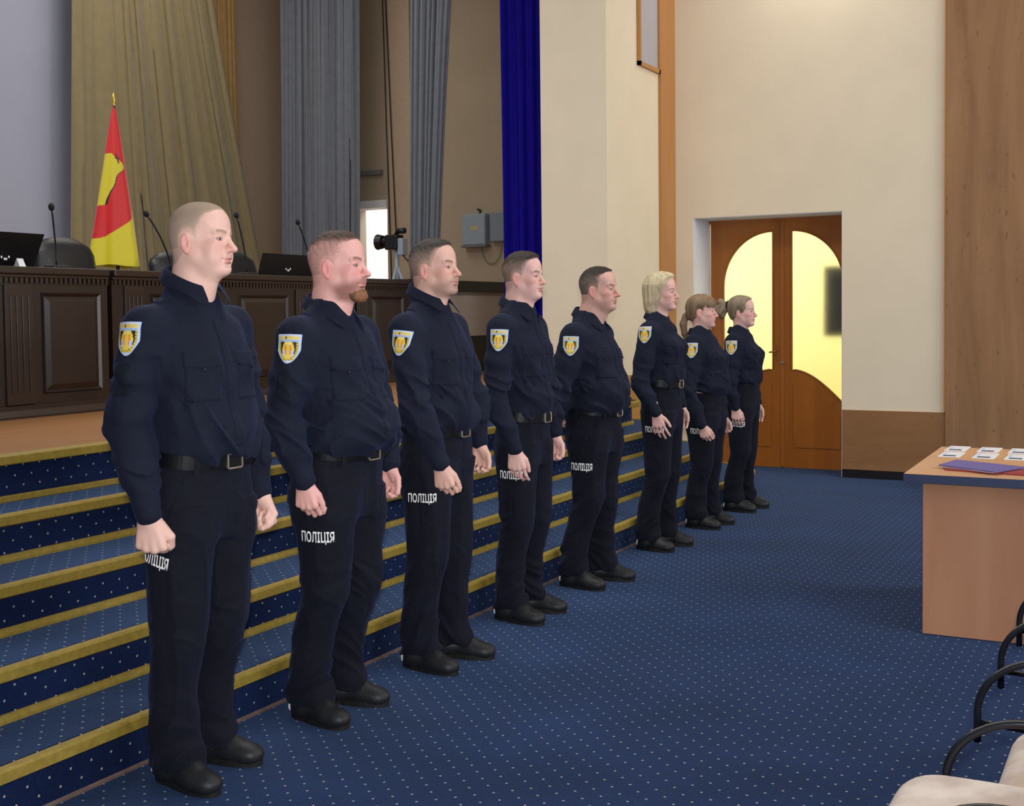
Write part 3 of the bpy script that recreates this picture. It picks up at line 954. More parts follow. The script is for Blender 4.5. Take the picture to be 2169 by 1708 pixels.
def skull_only(X, A, Z):
    E = lambda c, r: d_ell(X, A, Z, np.array(c), np.array(r))
    d = E((-0.018, 0, 0.036), (0.097, 0.076, 0.086))
    d = smin(d, E((0.030, 0, 0.045), (0.056, 0.060, 0.062)), 0.03)
    d = smin(d, E((0.034, 0, -0.040), (0.052, 0.053, 0.070)), 0.03)
    d = smin(d, E((-0.050, 0, -0.015), (0.052, 0.056, 0.06)), 0.03)
    d = smax(d, -E((0.045, 0.083, 0.022), (0.03, 0.018, 0.03)), 0.03)
    return d

def hand_frame(side, w, roll=0.0):
    """w: direction of the hand (wrist to knuckles); returns (u thumb side, v palm side, w)"""
    w = np.array(w, float); w /= np.linalg.norm(w)
    v = np.array([0.0, -side, 0.0])          # palm faces the thigh
    v -= w * (v @ w); v /= np.linalg.norm(v)
    u = np.cross(v, w) * (1 if side < 0 else -1)
    if u[0] < 0:
        u = -u
    c, s = math.cos(roll), math.sin(roll)
    u2 = u * c + v * s; v2 = -u * s + v * c
    return u2, v2, w

def hand(Fd, wrist, side, w, pose, s=1.0, roll=0.0):
    u, v, w = hand_frame(side, w, roll)
    o = np.array(wrist, float)
    pt = lambda a, b, c: o + (u * a + v * b + w * c) * s
    C = lambda a, b, ra, rb, k: Fd.cap(a, b, ra * s, rb * s, k * s)
    C(pt(0, 0, -0.07), pt(0, 0, 0.012), 0.027, 0.025, 0.02)
    kn = [(0.034, 0.0, 0.086), (0.012, -0.003, 0.091), (-0.011, -0.002, 0.087), (-0.031, 0.002, 0.078)]
    for i, (a, b, c) in enumerate(kn):
        C(pt(a * 0.45, 0.002, 0.008), pt(a, b, c), 0.0155, 0.0125, 0.012)
    C(pt(0.012, 0.010, 0.02), pt(0.026, 0.012, 0.055), 0.017, 0.013, 0.012)    # thenar
    C(pt(-0.018, 0.010, 0.02), pt(-0.026, 0.010, 0.06), 0.013, 0.011, 0.012)
    segs = [(0.041, 0.025, 0.021), (0.045, 0.029, 0.022), (0.042, 0.027, 0.021), (0.033, 0.020, 0.018)]
    if pose == 'fist':
        curls = [(78, 92, 62)] * 4
    elif pose == 'spread':
        curls = [(10, 14, 8), (14, 18, 10), (18, 20, 12), (20, 22, 14)]
    elif pose == 'curl':
        curls = [(38, 52, 34), (44, 58, 36), (48, 60, 38), (50, 60, 38)]
    else:
        curls = [(16, 30, 18), (24, 36, 22), (30, 40, 24), (34, 40, 26)]
    rad = [0.0088, 0.0092, 0.0087, 0.0077]
    for i in range(4):
        a, b, c = kn[i]
        spread = {'spread': (0.24, 0.06, -0.10, -0.28), 'fist': (0, 0, 0, 0), 'curl': (0.04, 0, -0.02, -0.05)}.get(pose, (0.07, 0.01, -0.04, -0.10))[i]
        p = np.array([a, b, c]); ang = 0.0
        r = rad[i]
        for j in range(3):
            ang += math.radians(curls[i][j])
            d = np.array([math.sin(spread) * math.cos(ang), math.sin(ang), math.cos(ang) * math.cos(spread)])
            q = p + d * segs[i][j]
            r2 = r * 0.93
            C(pt(*p), pt(*q), r, r2, 0.0045 if j == 0 else 0.002)
            C(pt(*p), pt(*p), r * 1.07, r * 1.07, 0.002)
            p, r = q, r2
    if pose == 'fist':
        th = [(0.026, 0.012, 0.030), (0.047, 0.022, 0.062), (0.040, 0.036, 0.088), (0.020, 0.046, 0.100)]
    elif pose == 'spread':
        th = [(0.022, 0.008, 0.022), (0.050, 0.008, 0.048), (0.066, 0.010, 0.078), (0.074, 0.012, 0.104)]
    else:
        th = [(0.022, 0.008, 0.022), (0.044, 0.014, 0.052), (0.050, 0.022, 0.082), (0.050, 0.030, 0.108)]
    rr = [0.0155, 0.0125, 0.0105, 0.0090]
    for j in range(3):
        C(pt(*th[j]), pt(*th[j + 1]), rr[j], rr[j + 1], 0.009 if j == 0 else 0.002)
    P0 = np.array([pt(*k_) for k_ in kn])
    return pt

def decal(bvh, c, n, up, W_, H_, nx, ny, off, thick, outline=None, name='decal', m=None, parent=None, colfn=None):
    """lays a little sheet of cloth onto a surface: c point in front of it, n outward normal"""
    n = Vector(n).normalized(); up = Vector(up); up = (up - n * up.dot(n)).normalized()
    rt = up.cross(n)
    c = Vector(c)
    V, ok = [], []
    for j in range(ny + 1):
        for i in range(nx + 1):
            a = (i / nx - 0.5) * W_; b = (j / ny - 0.5) * H_
            if outline:
                a, b = outline(i / nx, j / ny)
                a *= W_; b *= H_
            o = c + rt * a + up * b + n * 0.25
            h, hn, _, _ = bvh.ray_cast(o, -n, 0.6)
            V.append(h); ok.append(h is not None)
    if not all(ok):
        good = [v for v in V if v is not None]
        if not good:
            return None
        mean = sum((v - c).dot(n) for v in good) / len(good)
        for q in range(len(V)):
            if V[q] is None:
                i, j = q % (nx + 1), q // (nx + 1)
                a = (i / nx - 0.5) * W_; b = (j / ny - 0.5) * H_
                V[q] = c + rt * a + up * b + n * mean
    top = [v + n * (off + thick) for v in V]
    bot = [v - n * 0.002 for v in V]
    n1 = len(V)
    Fc = []
    id_ = lambda i, j: j * (nx + 1) + i
    for j in range(ny):
        for i in range(nx):
            Fc.append((id_(i, j), id_(i + 1, j), id_(i + 1, j + 1), id_(i, j + 1)))
    rim = [(i, 0) for i in range(nx)] + [(nx, j) for j in range(ny)] + [(i, ny) for i in range(nx, 0, -1)] + [(0, j) for j in range(ny, 0, -1)]
    for q in range(len(rim)):
        a = id_(*rim[q]); b = id_(*rim[(q + 1) % len(rim)])
        Fc.append((b, a, a + n1, b + n1))
    VV = np.array([tuple(v) for v in top + bot]); Q = np.array(Fc)
    cols = None
    if colfn:
        cc = []
        for q in range(n1):
            i, j = q % (nx + 1), q // (nx + 1)
            a, b = (i / nx - 0.5, j / ny - 0.5) if not outline else outline(i / nx, j / ny)
            cc.append(lin(colfn(a, b, i / nx, j / ny)))
        cols = np.array(cc + cc)
    me = make_mesh(name, VV, Q, m, cols, smooth=colfn is None)
    return link(bpy.data.objects.new(name, me), parent)

def shield_outline(u, v):
    """u across, v up; width narrows to a point at the bottom"""
    b = v - 0.5
    if v > 0.45:
        hw = 0.5 - 0.03 * (1 - (v - 0.45) / 0.55) 
    else:
        t = v / 0.45
        hw = 0.47 * (t ** 0.55) if t > 0 else 0.0
    return ((u - 0.5) * 2 * hw, b)
def shield_colour(a, b, u, v):
    e = abs(u - 0.5) * 2
    if e > 0.86 or v > 0.955 or v < 0.10:
        return (176, 196, 226)
    if v > 0.80:
        if 0.84 < v < 0.93:
            return (30, 26, 20) if 0.38 < u < 0.44 else (214, 190, 90)
        return (196, 196, 196)
    if v > 0.745:
        return (150, 176, 214)
    r = math.hypot(a / 0.255, (b + 0.02) / 0.31)
    if e > 0.66 or (r >= 1 and v < 0.34):
        k = int(v * 34) + int(u * 9)
        return (120, 104, 36) if (k % 3 == 0 and (e > 0.7 or v < 0.3)) else (206, 186, 70)
    if abs(a) < 0.12 and v > 0.64:
        return (226, 206, 110)
    if r < 1:
        if b < -0.06 and abs(a) > 0.13:
            return (184, 190, 226)
        if 0.07 < abs(a) < 0.16 and -0.2 < b < 0.12:
            return (214, 146, 56)
        return (222, 190, 80)
    return (28, 26, 24)
EMB = attr_mat('embroidered_patch', rough=0.6, spec=0.3, var=0.1, vscale=400)

LETTERS = 'ПОЛІЦІЯ'
def text_decal(bvh, text, c, n, up, width, parent, skewed=0.0, squash=1.0):
    """bold lettering laid on the cloth"""
    cu = bpy.data.curves.new('lettering', 'FONT')
    cu.body = text
    cu.offset = 0.024
    cu.space_character = 1.06
    cu.resolution_u = 4
    o = bpy.data.objects.new('lettering_tmp', cu)
    COL.objects.link(o)
    dg = bpy.context.evaluated_depsgraph_get()
    me = bpy.data.meshes.new_from_object(o.evaluated_get(dg))
    bpy.data.objects.remove(o); bpy.data.curves.remove(cu)
    bm = bmesh.new(); bm.from_mesh(me); bpy.data.meshes.remove(me)
    bmesh.ops.subdivide_edges(bm, edges=[e for e in bm.edges if e.calc_length() > 0.25], cuts=2)
    xs = [v.co.x for v in bm.verts]; ys = [v.co.y for v in bm.verts]
    w0 = max(xs) - min(xs); cx = (max(xs) + min(xs)) / 2; cyy = (max(ys) + min(ys)) / 2
    s = width / w0
    n = Vector(n).normalized(); up = Vector(up); up = (up - n * up.dot(n)).normalized(); rt = up.cross(n)
    for v in bm.verts:
        a = (v.co.x - cx) * s; b = (v.co.y - cyy) * s * squash
        p = Vector(c) + rt * (a + b * skewed) + up * b + n * 0.25
        h = bvh.ray_cast(p, -n, 0.6)[0]
        v.co = (h + n * 0.0025) if h is not None else (p - n * 0.25)
    bmesh.ops.triangulate(bm, faces=bm.faces)
    ex = bmesh.ops.extrude_face_region(bm, geom=list(bm.faces))
    for g in ex['geom']:
        if isinstance(g, bmesh.types.BMVert):
            g.co = g.co + n * 0.0012
    bmesh.ops.recalc_face_normals(bm, faces=bm.faces)
    me = bpy.data.meshes.new('thigh_lettering')
    bm.to_mesh(me); bm.free()
    me.materials.append(M['reflect'])
    return link(bpy.data.objects.new('thigh_lettering', me), parent)

def bvh_of(V, Q):
    return BVHTree.FromPolygons([tuple(v) for v in V], [tuple(q) for q in Q.tolist()])

# ------------------------------------------------------------------ a whole officer
def officer(P):
    """P in metres, local frame: x forward (the way the person faces), y to the person's left, z up, origin on the floor between the feet"""
    H = P['H']; s = H / 1.80
    W_ = P.get('W', 1.0); Dp = P.get('D', 1.0); fem = P.get('fem', False)
    res = P['res']                       # mesh fineness
    C = P['head']; hs = P['hs']
    zch = C[2] - 0.115 * hs              # chin
    zb = P['belt']
    lean = P.get('lean', 0.0)            # chest forward of hips
    bx = P.get('bx', 0.0)                # pelvis x
    zsh = P.get('zsh', 1.435 * s)        # shoulder joint
    shy = P['shy']                       # joint half width
    zc = P.get('crotch', 0.80 * s)
    Rel, Rwr, Lel, Lwr = [np.array(P[k], float) for k in ('Rel', 'Rwr', 'Lel', 'Lwr')]
    shx = bx + lean - 0.012
    Rsh = np.array([shx, -shy, zsh]); Lsh = np.array([shx, shy, zsh])
    belly = P.get('belly', 0.0); bust = P.get('bust', 0.0)
    seed = P['seed']
    body = None
    # ------------- trunk profile (cloth surface)
    a = 0.118 * Dp; b = 0.172 * W_
    hipw = 0.178 * W_ * (1.02 if fem else 1.0)
    trunk = [
        (zb - 0.06, bx, 0, 0.118 * Dp, hipw * 0.97),
        (zb - 0.005, bx + 0.004, 0, 0.120 * Dp + belly * 0.5, hipw * 0.93),
        (zb + 0.035, bx + 0.008 + belly * 0.5, 0, 0.132 * Dp + belly * 0.8, hipw * 0.985),
        (zb + 0.10, bx + 0.010 + belly * 0.7, 0, 0.130 * Dp + belly, hipw * (0.94 if fem else 0.985)),
        (zb + 0.17, bx + 0.008 + lean * 0.4 + belly * 0.5, 0, 0.124 * Dp + belly * 0.7, hipw * (0.90 if fem else 0.98)),
        (zb + (zsh - zb) * 0.55, bx + lean * 0.7 + 0.006 + bust * 0.3, 0, 0.127 * Dp + belly * 0.3 + bust * 0.5, (0.172 if not fem else 0.152) * W_),
        (zb + (zsh - zb) * 0.75, bx + lean * 0.85 + 0.006 + bust * 0.5, 0, 0.128 * Dp + bust, (0.178 if not fem else 0.155) * W_),
        (zsh - 0.045, bx + lean + 0.000, 0, 0.118 * Dp + bust * 0.3, shy * 0.95),
        (zsh + 0.012, bx + lean - 0.004, 0, 0.098 * Dp, shy * 0.90),
        (zsh + 0.050, bx + lean - 0.004, 0, 0.086, shy * 0.60),
        (zsh + (0.072 if fem else 0.085), bx + lean - 0.006, 0, 0.083 * (0.82 if fem else 1), 0.090 * (0.82 if fem else 1)),
        (zsh + (0.095 if fem else 0.115), bx + lean - 0.008, 0, 0.076 * (0.78 if fem else 1), 0.080 * (0.78 if fem else 1)),
        (zsh + 0.15, bx + lean - 0.012, 0, 0.060, 0.066)]
    ztrunk_top = zsh + (0.088 if fem else 0.115)
    # ------------- shirt
    hx, hy = 0.42, 0.50
    g = res['cloth']
    Fs = Field(axis_pts(-0.36, 0.36, [], g), axis_pts(-hy, hy, [], g), axis_pts(min(Rwr[2], Lwr[2], zb - 0.06) - 0.04, zsh + 0.20, [], g))
    Fs.add(lambda X, Y, Z: np.maximum(np.maximum(d_loft(X, Y, Z, trunk, 2.35), zb + 0.008 + 0.14 * (0.12 * Dp - X) - Z), Z - ztrunk_top - 0.01), (-0.3, -0.3, zb - 0.07), (0.3, 0.3, zsh + 0.14))
    nb = np.array([bx + lean - 0.012, 0, zsh + 0.065])
    for sd, S in ((-1, Rsh), (1, Lsh)):
        Fs.cap((nb[0], sd * 0.040, zsh + P.get('trap', 0.085)), (S[0], sd * shy * 0.84, zsh + 0.012), 0.044, 0.048 * (0.9 if fem else 1.0), 0.035)   # yoke slope
        El, Wr = (Rel, Rwr) if sd < 0 else (Lel, Lwr)
        ar = P.get('arm', 1.0)
        if P.get('behind'):
            pass
        Fs.cap(S + (0, 0, 0.0), S * 0.5 + El * 0.5, 0.066 * ar, 0.064 * ar, 0.045)
        Fs.cap(S * 0.5 + El * 0.5, El, 0.063 * ar, 0.056 * ar, 0.02)
        d = (Wr - El) / np.linalg.norm(Wr - El)
        Fs.cap(El, El * 0.4 + Wr * 0.6, 0.057 * ar, 0.050 * ar, 0.015)
        Fs.cap(El * 0.4 + Wr * 0.6, Wr - d * 0.03, 0.050 * ar, 0.041 * ar, 0.012)
        Fs.cap(Wr - d * 0.055, Wr + d * 0.006, 0.040 * ar, 0.0385 * ar, 0.004)      # cuff
    # breast mass
    if bust:
        for sd in (-1, 1):
            Fs.ell((bx + lean + 0.085, sd * 0.068, zb + (zsh - zb) * 0.68), (0.055 + bust, 0.062, 0.062), 0.05)
    else:
        for sd in (-1, 1):
            Fs.ell((bx + lean + 0.058, sd * 0.075, zsh - 0.12), (0.062 * Dp, 0.085, 0.075), 0.05)
    if belly > 0.015:
        Fs.ell((bx + 0.045 + belly * 0.5, 0, zb + 0.13), (0.085 * Dp + belly, 0.135 * W_, 0.12), 0.06)
    wr = P.get('wr', 0.62 if fem else 1.0)
    def folds(X, Y, Z):
        X, Y, Z = np.broadcast_arrays(X, Y, Z)
        X = X.astype(F32); Y = Y.astype(F32); Z = Z.astype(F32)
        wx = vnoise(X * 5 + seed, Y * 5, Z * 4) - 0.5
        armz = np.abs(Y) > shy * 0.98
        # sleeves: slanting rings; trunk: long diagonals sagging to the waist
        n1 = vnoise(X * 9 + seed * 3.1 + wx * 2, Y * 5, (Z + X * 0.7) * 21 + wx * 3)
        r1 = (1 - np.abs(2 * n1 - 1)) ** 2
        n2 = vnoise(X * 6 + seed, (Y * 0.9 + Z * 0.5) * 10 + wx * 3, (Z - np.abs(Y) * 0.8) * 13 + wx * 2)
        r2 = (1 - np.abs(2 * n2 - 1)) ** 2
        n3 = vnoise(X * 22 + seed, Y * 22, Z * 22)
        low = sstep(zb + 0.42, zb + 0.04, Z)
        amp_t = (0.009 + 0.017 * low)
        side = sstep(0.10, 0.17, np.abs(Y))
        el = np.exp(-((Z - Rel[2]) / 0.13) ** 2)
        amp_s = 0.010 + 0.016 * el + 0.009 * sstep(Rel[2], Rwr[2] + 0.03, Z)
        d = -np.where(armz, r1 * amp_s, r2 * amp_t * (1 - 0.2 * side)) + 0.0014 * (n3 - 0.5)
        # cuffs stay flat, shoulders too
        flat = sstep(zsh - 0.02, zsh - 0.12, Z)
        cuffz = sstep(max(Rwr[2], Lwr[2]) + 0.045, max(Rwr[2], Lwr[2]) + 0.09, Z)
        return wr * (d + 0.005) * (0.25 + 0.75 * flat) * np.where(armz, 0.2 + 0.8 * cuffz, 1)
    Fs.add(lambda X, Y, Z: folds(X, Y, Z) * (np.abs(Fs.D) < 0.05), (-0.4, -0.5, 0.5), (0.4, 0.5, 2), 0, 'a')
    # armpit creases and the long drag fold at each side of the chest
    for sd in (-1, 1):
        ax = bx + lean + 0.085
        Fs.cap((ax - 0.02, sd * (shy - 0.035), zsh - 0.06), (ax + 0.005, sd * (shy - 0.060), zsh - 0.19), 0.004, 0.002, 0.014, 's')
        Fs.cap((bx + lean + 0.10 * Dp, sd * 0.155 * W_, zsh - 0.21), (bx + 0.135 * Dp + belly, sd * 0.05, zb + 0.10), 0.005, 0.003, 0.012, 's')
        Fs.cap((bx + 0.07 * Dp, sd * 0.165 * W_, zb + 0.20), (bx + 0.13 * Dp + belly, sd * 0.06, zb + 0.065), 0.005, 0.003, 0.012, 's')
    Vs, Qs = Fs.mesh(); Vs = relax(Vs, Qs, 1, 0.4)
    # ------------- skin: one continuous body from crown to ankles
    ff = res['fine']; hf = res['hand']
    behind = P.get('behind', False)
    R = 0.135 * hs
    zf = [(C[2] - 0.15 * hs, C[2] + R + 0.01, ff)]
    xf = [(C[0] - 0.13 * hs, C[0] + 0.135 * hs, ff)]
    yf = [(C[1] - 0.1 * hs, C[1] + 0.1 * hs, ff)]
    hz0 = min(Rwr[2], Lwr[2]) - 0.21; hz1 = max(Rwr[2], Lwr[2]) + 0.03
    zf.append((hz0, hz1, hf))
    for Wr in (Rwr, Lwr):
        xf.append((Wr[0] - 0.09, Wr[0] + 0.115, hf))
        yf.append((Wr[1] - 0.065, Wr[1] + 0.065, hf))
    Fb = Field(axis_pts(-0.3, 0.32, xf, 0.014), axis_pts(-0.42, 0.42, yf, 0.014), axis_pts(0.06, C[2] + R + 0.02, zf, 0.014))
    inner = [(z, cx, cy, rx * 0.80, ry * 0.84) for z, cx, cy, rx, ry in trunk[:-3]]
    Fb.add(lambda X, Y, Z: d_loft(X, Y, Z, inner, 2.3), (-0.25, -0.28, zb - 0.07), (0.28, 0.28, zsh + 0.05))
    Fb.ell((bx, 0, zb - 0.09), (0.095, 0.145, 0.10), 0.05)
    nr = P.get('neck', 0.058 if not fem else 0.047)
    Fb.cap((bx + lean - 0.018, 0, zsh + 0.0), (C[0] - 0.022 * hs, 0, C[2] - 0.06 * hs), nr * 1.12, nr, 0.03)
    if not fem:
        Fb.cap((bx + lean - 0.045, 0, zsh + 0.03), (C[0] - 0.055 * hs, 0, C[2] - 0.06 * hs), nr * 0.9, nr * 0.82, 0.02)
        Fb.cap((C[0] + 0.03 * hs, 0, C[2] - 0.115 * hs), (bx + lean + 0.015, 0, zsh + 0.045), nr * 0.45, nr * 0.6, 0.03)
    else:
        Fb.cap((C[0] + 0.02 * hs, 0, C[2] - 0.105 * hs), (bx + lean + 0.01, 0, zsh + 0.045), nr * 0.45, nr * 0.6, 0.03)
    head_field(Fb, P)
    for sd, S in ((-1, Rsh), (1, Lsh)):
        El, Wr = (Rel, Rwr) if sd < 0 else (Lel, Lwr)
        Fb.cap(S, El, 0.048, 0.037, 0.03)
        Fb.cap(El, Wr, 0.036, 0.026, 0.01)
        Fb.cap((bx, sd * 0.085, zc + 0.06), (bx + P['kneex'], sd * P['kneey'], 0.50 * s), 0.078, 0.05, 0.03)
        Fb.cap((bx + P['kneex'], sd * P['kneey'], 0.50 * s), (P['ankx'][0 if sd < 0 else 1], sd * P['anky'], 0.11), 0.05, 0.036, 0.02)
        wdir = np.array(P['Rhd' if sd < 0 else 'Lhd'], float)
        hand(Fb, Wr + wdir / np.linalg.norm(wdir) * 0.012, sd, wdir, P['Rpose' if sd < 0 else 'Lpose'], P.get('hand', 1.0), P.get('Rroll' if sd < 0 else 'Lroll', 0.0))
    Vb, Qb = Fb.mesh()
    # colours: skin with redness, lips, brows, stubble
    lx, ly, lz = P['to_local'](Vb[:, 0], Vb[:, 1], Vb[:, 2])
    la = np.abs(ly)
    base = np.array(lin(P['skin'])); red = np.array(lin(P.get('red', (206, 120, 112))))
    cols = np.tile(base, (len(Vb), 1))
    def blend(mask, c, a=1.0):
        nonlocal cols
        m_ = (np.clip(mask, 0, 1) * a)[:, None]
        cols = cols * (1 - m_) + np.array(c)[None] * m_
    inhead = (Vb[:, 2] > C[2] - 0.2 * hs)
    cheek = np.exp(-(((lx - 0.062) / 0.03) ** 2 + ((la - 0.045) / 0.02) ** 2 + ((lz + 0.03) / 0.03) ** 2)) * inhead
    blend(cheek, red, 0.45)
    blend(np.exp(-(((lx - 0.108) / 0.014) ** 2 + (lz + 0.034) ** 2 / 0.014 ** 2)) * inhead, red, 0.45)
    blend(sstep(0.074, 0.082, la) * (np.abs(lz + 0.015) < 0.045) * (lx < 0.02) * inhead, red, 0.5)
    lips = np.maximum(1 - np.maximum(np.abs((lz + 0.0615) / 0.0052), la / 0.022) ** 4, 1 - np.maximum(np.abs((lz + 0.073) / 0.0062), la / 0.020) ** 4) * (lx > 0.078)
    blend(lips * inhead, lin(P.get('lip', (176, 98, 96))), 0.75)
    bz = 0.0205 + 0.006 * np.sin(np.clip((la - 0.012) / 0.036, 0, 1) * PI * 0.8)
    brow = (1 - np.clip(np.abs(lz - bz) / (0.0046 if fem else 0.0064), 0, 1) ** 3) * sstep(0.010, 0.015, la) * sstep(0.052, 0.044, la) * (lx > 0.04)
    blend(brow * inhead, lin(P.get('brow', (92, 66, 50))), P.get('browa', 0.75))
    lash = (1 - np.clip(np.abs(np.sqrt(((la - 0.031) / 0.0148) ** 2 + ((lz - 0.0008) / 0.0062) ** 2) - 0.93) / 0.26, 0, 1)) * (lx > 0.058)
    blend(lash * inhead, lin((70, 42, 36)), 0.9)
    if P.get('stubble'):
        sc_, sa_ = P['stubble']
        jaw = np.maximum(sstep(-0.042, -0.082, lz + 0.25 * (0.05 - lx) - 0.0), 0) * sstep(-0.025, 0.025, lx) * sstep(-0.14, -0.115, lz)
        lipm = np.clip(1 - np.sqrt((ly / 0.021) ** 2 + ((lz + 0.067) / 0.0095) ** 2), 0, 1) > 0
        mous = sstep(0.030, 0.020, la) * sstep(-0.046, -0.050, lz) * (lx > 0.07)
        blend(np.maximum(jaw, mous * 0.8) * (~lipm | (lz < -0.08)) * inhead, lin(sc_), sa_)
    # scalp under clipped hair
    gl = hairline(lx, la, lz, P)
    blend(sstep(-0.002, 0.008, gl) * inhead * (lz > -0.09), lin(P.get('scalp', P['haircol'])), P.get('scalpa', 0.5))
    me = make_mesh('person', Vb, Qb, SKIN, cols)
    root = bpy.data.objects.new('person', me)
    COL.objects.link(root)
    root.location = (P['root'][0], P['root'][1], 0)
    root.rotation_euler = (0, 0, P.get('yaw', 0.0))
    tag(root, P['label'], 'person', 'uniformed officers lined up along the steps')
    # ------------- shirt object
    o = link(bpy.data.objects.new('shirt', make_mesh('shirt', Vs, Qs, M['uniform'])), root)
    shirt = o
    bs = bvh_of(Vs, Qs)
    # ------------- trousers
    g = res['cloth']
    Ft = Field(axis_pts(-0.3, 0.3, [], g), axis_pts(-0.32, 0.32, [], g), axis_pts(0.0, zb + 0.04, [], g))
    hips = [(zc - 0.04, bx - 0.004, 0, 0.100 * Dp, hipw * 0.90), (zc + 0.04, bx - 0.006, 0, 0.118 * Dp, hipw * 1.0), (zc + 0.12, bx - 0.004, 0, 0.122 * Dp, hipw * 1.0), (zb - 0.05, bx, 0, 0.122 * Dp, hipw * 0.975), (zb + 0.012, bx + 0.004, 0, 0.124 * Dp + belly * 0.5, hipw * 0.955)]
    Ft.add(lambda X, Y, Z: d_loft(X, Y, Z, hips, 2.4), (-0.22, -0.27, zc - 0.05), (0.25, 0.27, zb + 0.03))
    lw = P.get('leg', 1.0)
    for sd in (-1, 1):
        axk = P['ankx'][0 if sd < 0 else 1]
        kx, ky = bx + P['kneex'], P['kneey']
        ay = P['anky']
        leg = [(0.068, axk + 0.002, sd * ay, 0.078 * lw, 0.062 * lw), (0.10, axk + 0.006, sd * ay, 0.080 * lw, 0.064 * lw), (0.16, axk * 0.95 + kx * 0.05 - 0.006, sd * ay, 0.073 * lw, 0.062 * lw),
               (0.30, axk * 0.6 + kx * 0.4 - 0.012, sd * (ay * 0.6 + ky * 0.4), 0.073 * lw, 0.066 * lw), (0.48 * s, kx, sd * ky, 0.078 * lw, 0.072 * lw),
               (0.62 * s, kx * 0.6 + bx * 0.4, sd * (ky * 0.5 + 0.045), 0.090 * lw, 0.082 * lw), (zc - 0.02, bx + 0.002, sd * 0.090 * W_, 0.108 * Dp, 0.088 * W_), (zc + 0.07, bx, sd * 0.086 * W_, 0.112 * Dp, 0.085 * W_)]
        Ft.add(lambda X, Y, Z: d_loft(X, Y, Z, leg, 2.2), (-0.25, -0.27, 0.05), (0.25, 0.27, zc + 0.08), 0.022)
    def tfolds(X, Y, Z):
        X, Y, Z = [q.astype(F32) for q in np.broadcast_arrays(X, Y, Z)]
        wx = vnoise(X * 5 + seed * 1.7, Y * 5, Z * 3) - 0.5
        n1 = vnoise(X * 13 + seed + wx * 3, Y * 13 + 7, Z * 3.0 + wx * 2)
        r1 = (1 - np.abs(2 * n1 - 1)) ** 2
        n2 = vnoise(X * 6 + seed, Y * 6, (Z + X * 0.8 * np.sign(Y)) * 19 + wx * 5)
        r2 = (1 - np.abs(2 * n2 - 1)) ** 2
        lowa = sstep(0.42, 0.12, Z); knee = np.exp(-((Z - 0.5 * s) / 0.10) ** 2)
        up_ = sstep(zc - 0.12, zc + 0.02, Z) * sstep(zb - 0.02, zb - 0.12, Z)
        d = -(r1 * 0.009 * (1 - 0.7 * lowa) + r2 * (0.017 * lowa + 0.008 * knee + 0.005 * up_))
        # pressed crease down the front of each leg
        return wr * (d + 0.005) * sstep(zb + 0.01, zb - 0.06, Z)
    Ft.add(lambda X, Y, Z: tfolds(X, Y, Z) * (np.abs(Ft.D) < 0.05), (-0.3, -0.32, 0.0), (0.3, 0.32, zb + 0.05), 0, 'a')
    # slanted side pocket line
    for sd in (-1, 1):
        Ft.cap((bx + 0.075 * Dp, sd * hipw * 0.82, zb - 0.035), (bx + 0.02, sd * hipw * 1.01, zb - 0.19), 0.003, 0.003, 0.005, 's')
        Ft.cap((bx + 0.02, sd * (ky_ := P['kneey'] + 0.075 * lw), 0.52 * s), (bx + 0.015, sd * (0.17 * W_ + 0.003), zc - 0.07), 0.0025, 0.0025, 0.006, 's')
    Ft.cap((bx + 0.118 * Dp + belly * 0.4, 0.004, zb - 0.02), (bx + 0.10 * Dp, 0.0, zc + 0.02), 0.002, 0.002, 0.006, 's')
    Vt, Qt = Ft.mesh(); Vt = relax(Vt, Qt, 1, 0.4)
    trous = link(bpy.data.objects.new('trousers', make_mesh('trousers', Vt, Qt, M['uniform_dark'])), root)
    bt = bvh_of(Vt, Qt)
    # ------------- belt
    def ring(z, off, n=64, ex=2.4):
        zz = [h[0] for h in hips]
        rx = np.interp(z, zz, [h[3] for h in hips]); ry = np.interp(z, zz, [h[4] for h in hips]); cx = np.interp(z, zz, [h[1] for h in hips])
        out = []
        for i in range(n):
            t = 2 * PI * i / n
            c_, s_ = math.cos(t), math.sin(t)
            r = (abs(c_) ** ex + abs(s_) ** ex) ** (-1 / ex)
            out.append((cx + (rx + off) * c_ * r, (ry + off) * s_ * r, z + 0.14 * (rx - c_ * r * rx)))
        return out
    if P.get('show_belt', True):
        bh = P.get('belt_h', 0.044)
        z0_, z1_ = zb - bh / 2, zb + bh / 2
        rows = [ring(z0_, 0.002), ring(z0_, 0.0095), ring(z1_, 0.0095), ring(z1_, 0.002)]
        V = np.array([p for r in rows for p in r]); n = 64
        Q = np.array([(k * n + i, k * n + (i + 1) % n, ((k + 1) % 4) * n + (i + 1) % n, ((k + 1) % 4) * n + i) for k in range(4) for i in range(n)])
        belt = link(bpy.data.objects.new('belt', make_mesh('belt', V, Q, M['belt'], smooth=False)), root)
        xf_ = max(p[0] for p in rows[1])
        bk = MB()
        hw, hh = 0.036, bh / 2 + 0.004
        for y0, y1, zz0, zz1 in ((-hw, -hw + 0.006, -hh, hh), (hw - 0.006, hw, -hh, hh), (-hw, hw, hh - 0.006, hh), (-hw, hw, -hh, -hh + 0.006)):
            bk.box(xf_ - 0.001, xf_ + 0.008, y0, y1, zb + zz0, zb + zz1, 0.001)
        bk.build('buckle', M['buckle'], belt)
        MB().box(xf_ + 0.000, xf_ + 0.005, -hw + 0.006, hw - 0.006, zb - hh + 0.007, zb + hh - 0.007, 0.001).build('buckle_plate', M['belt'], belt)
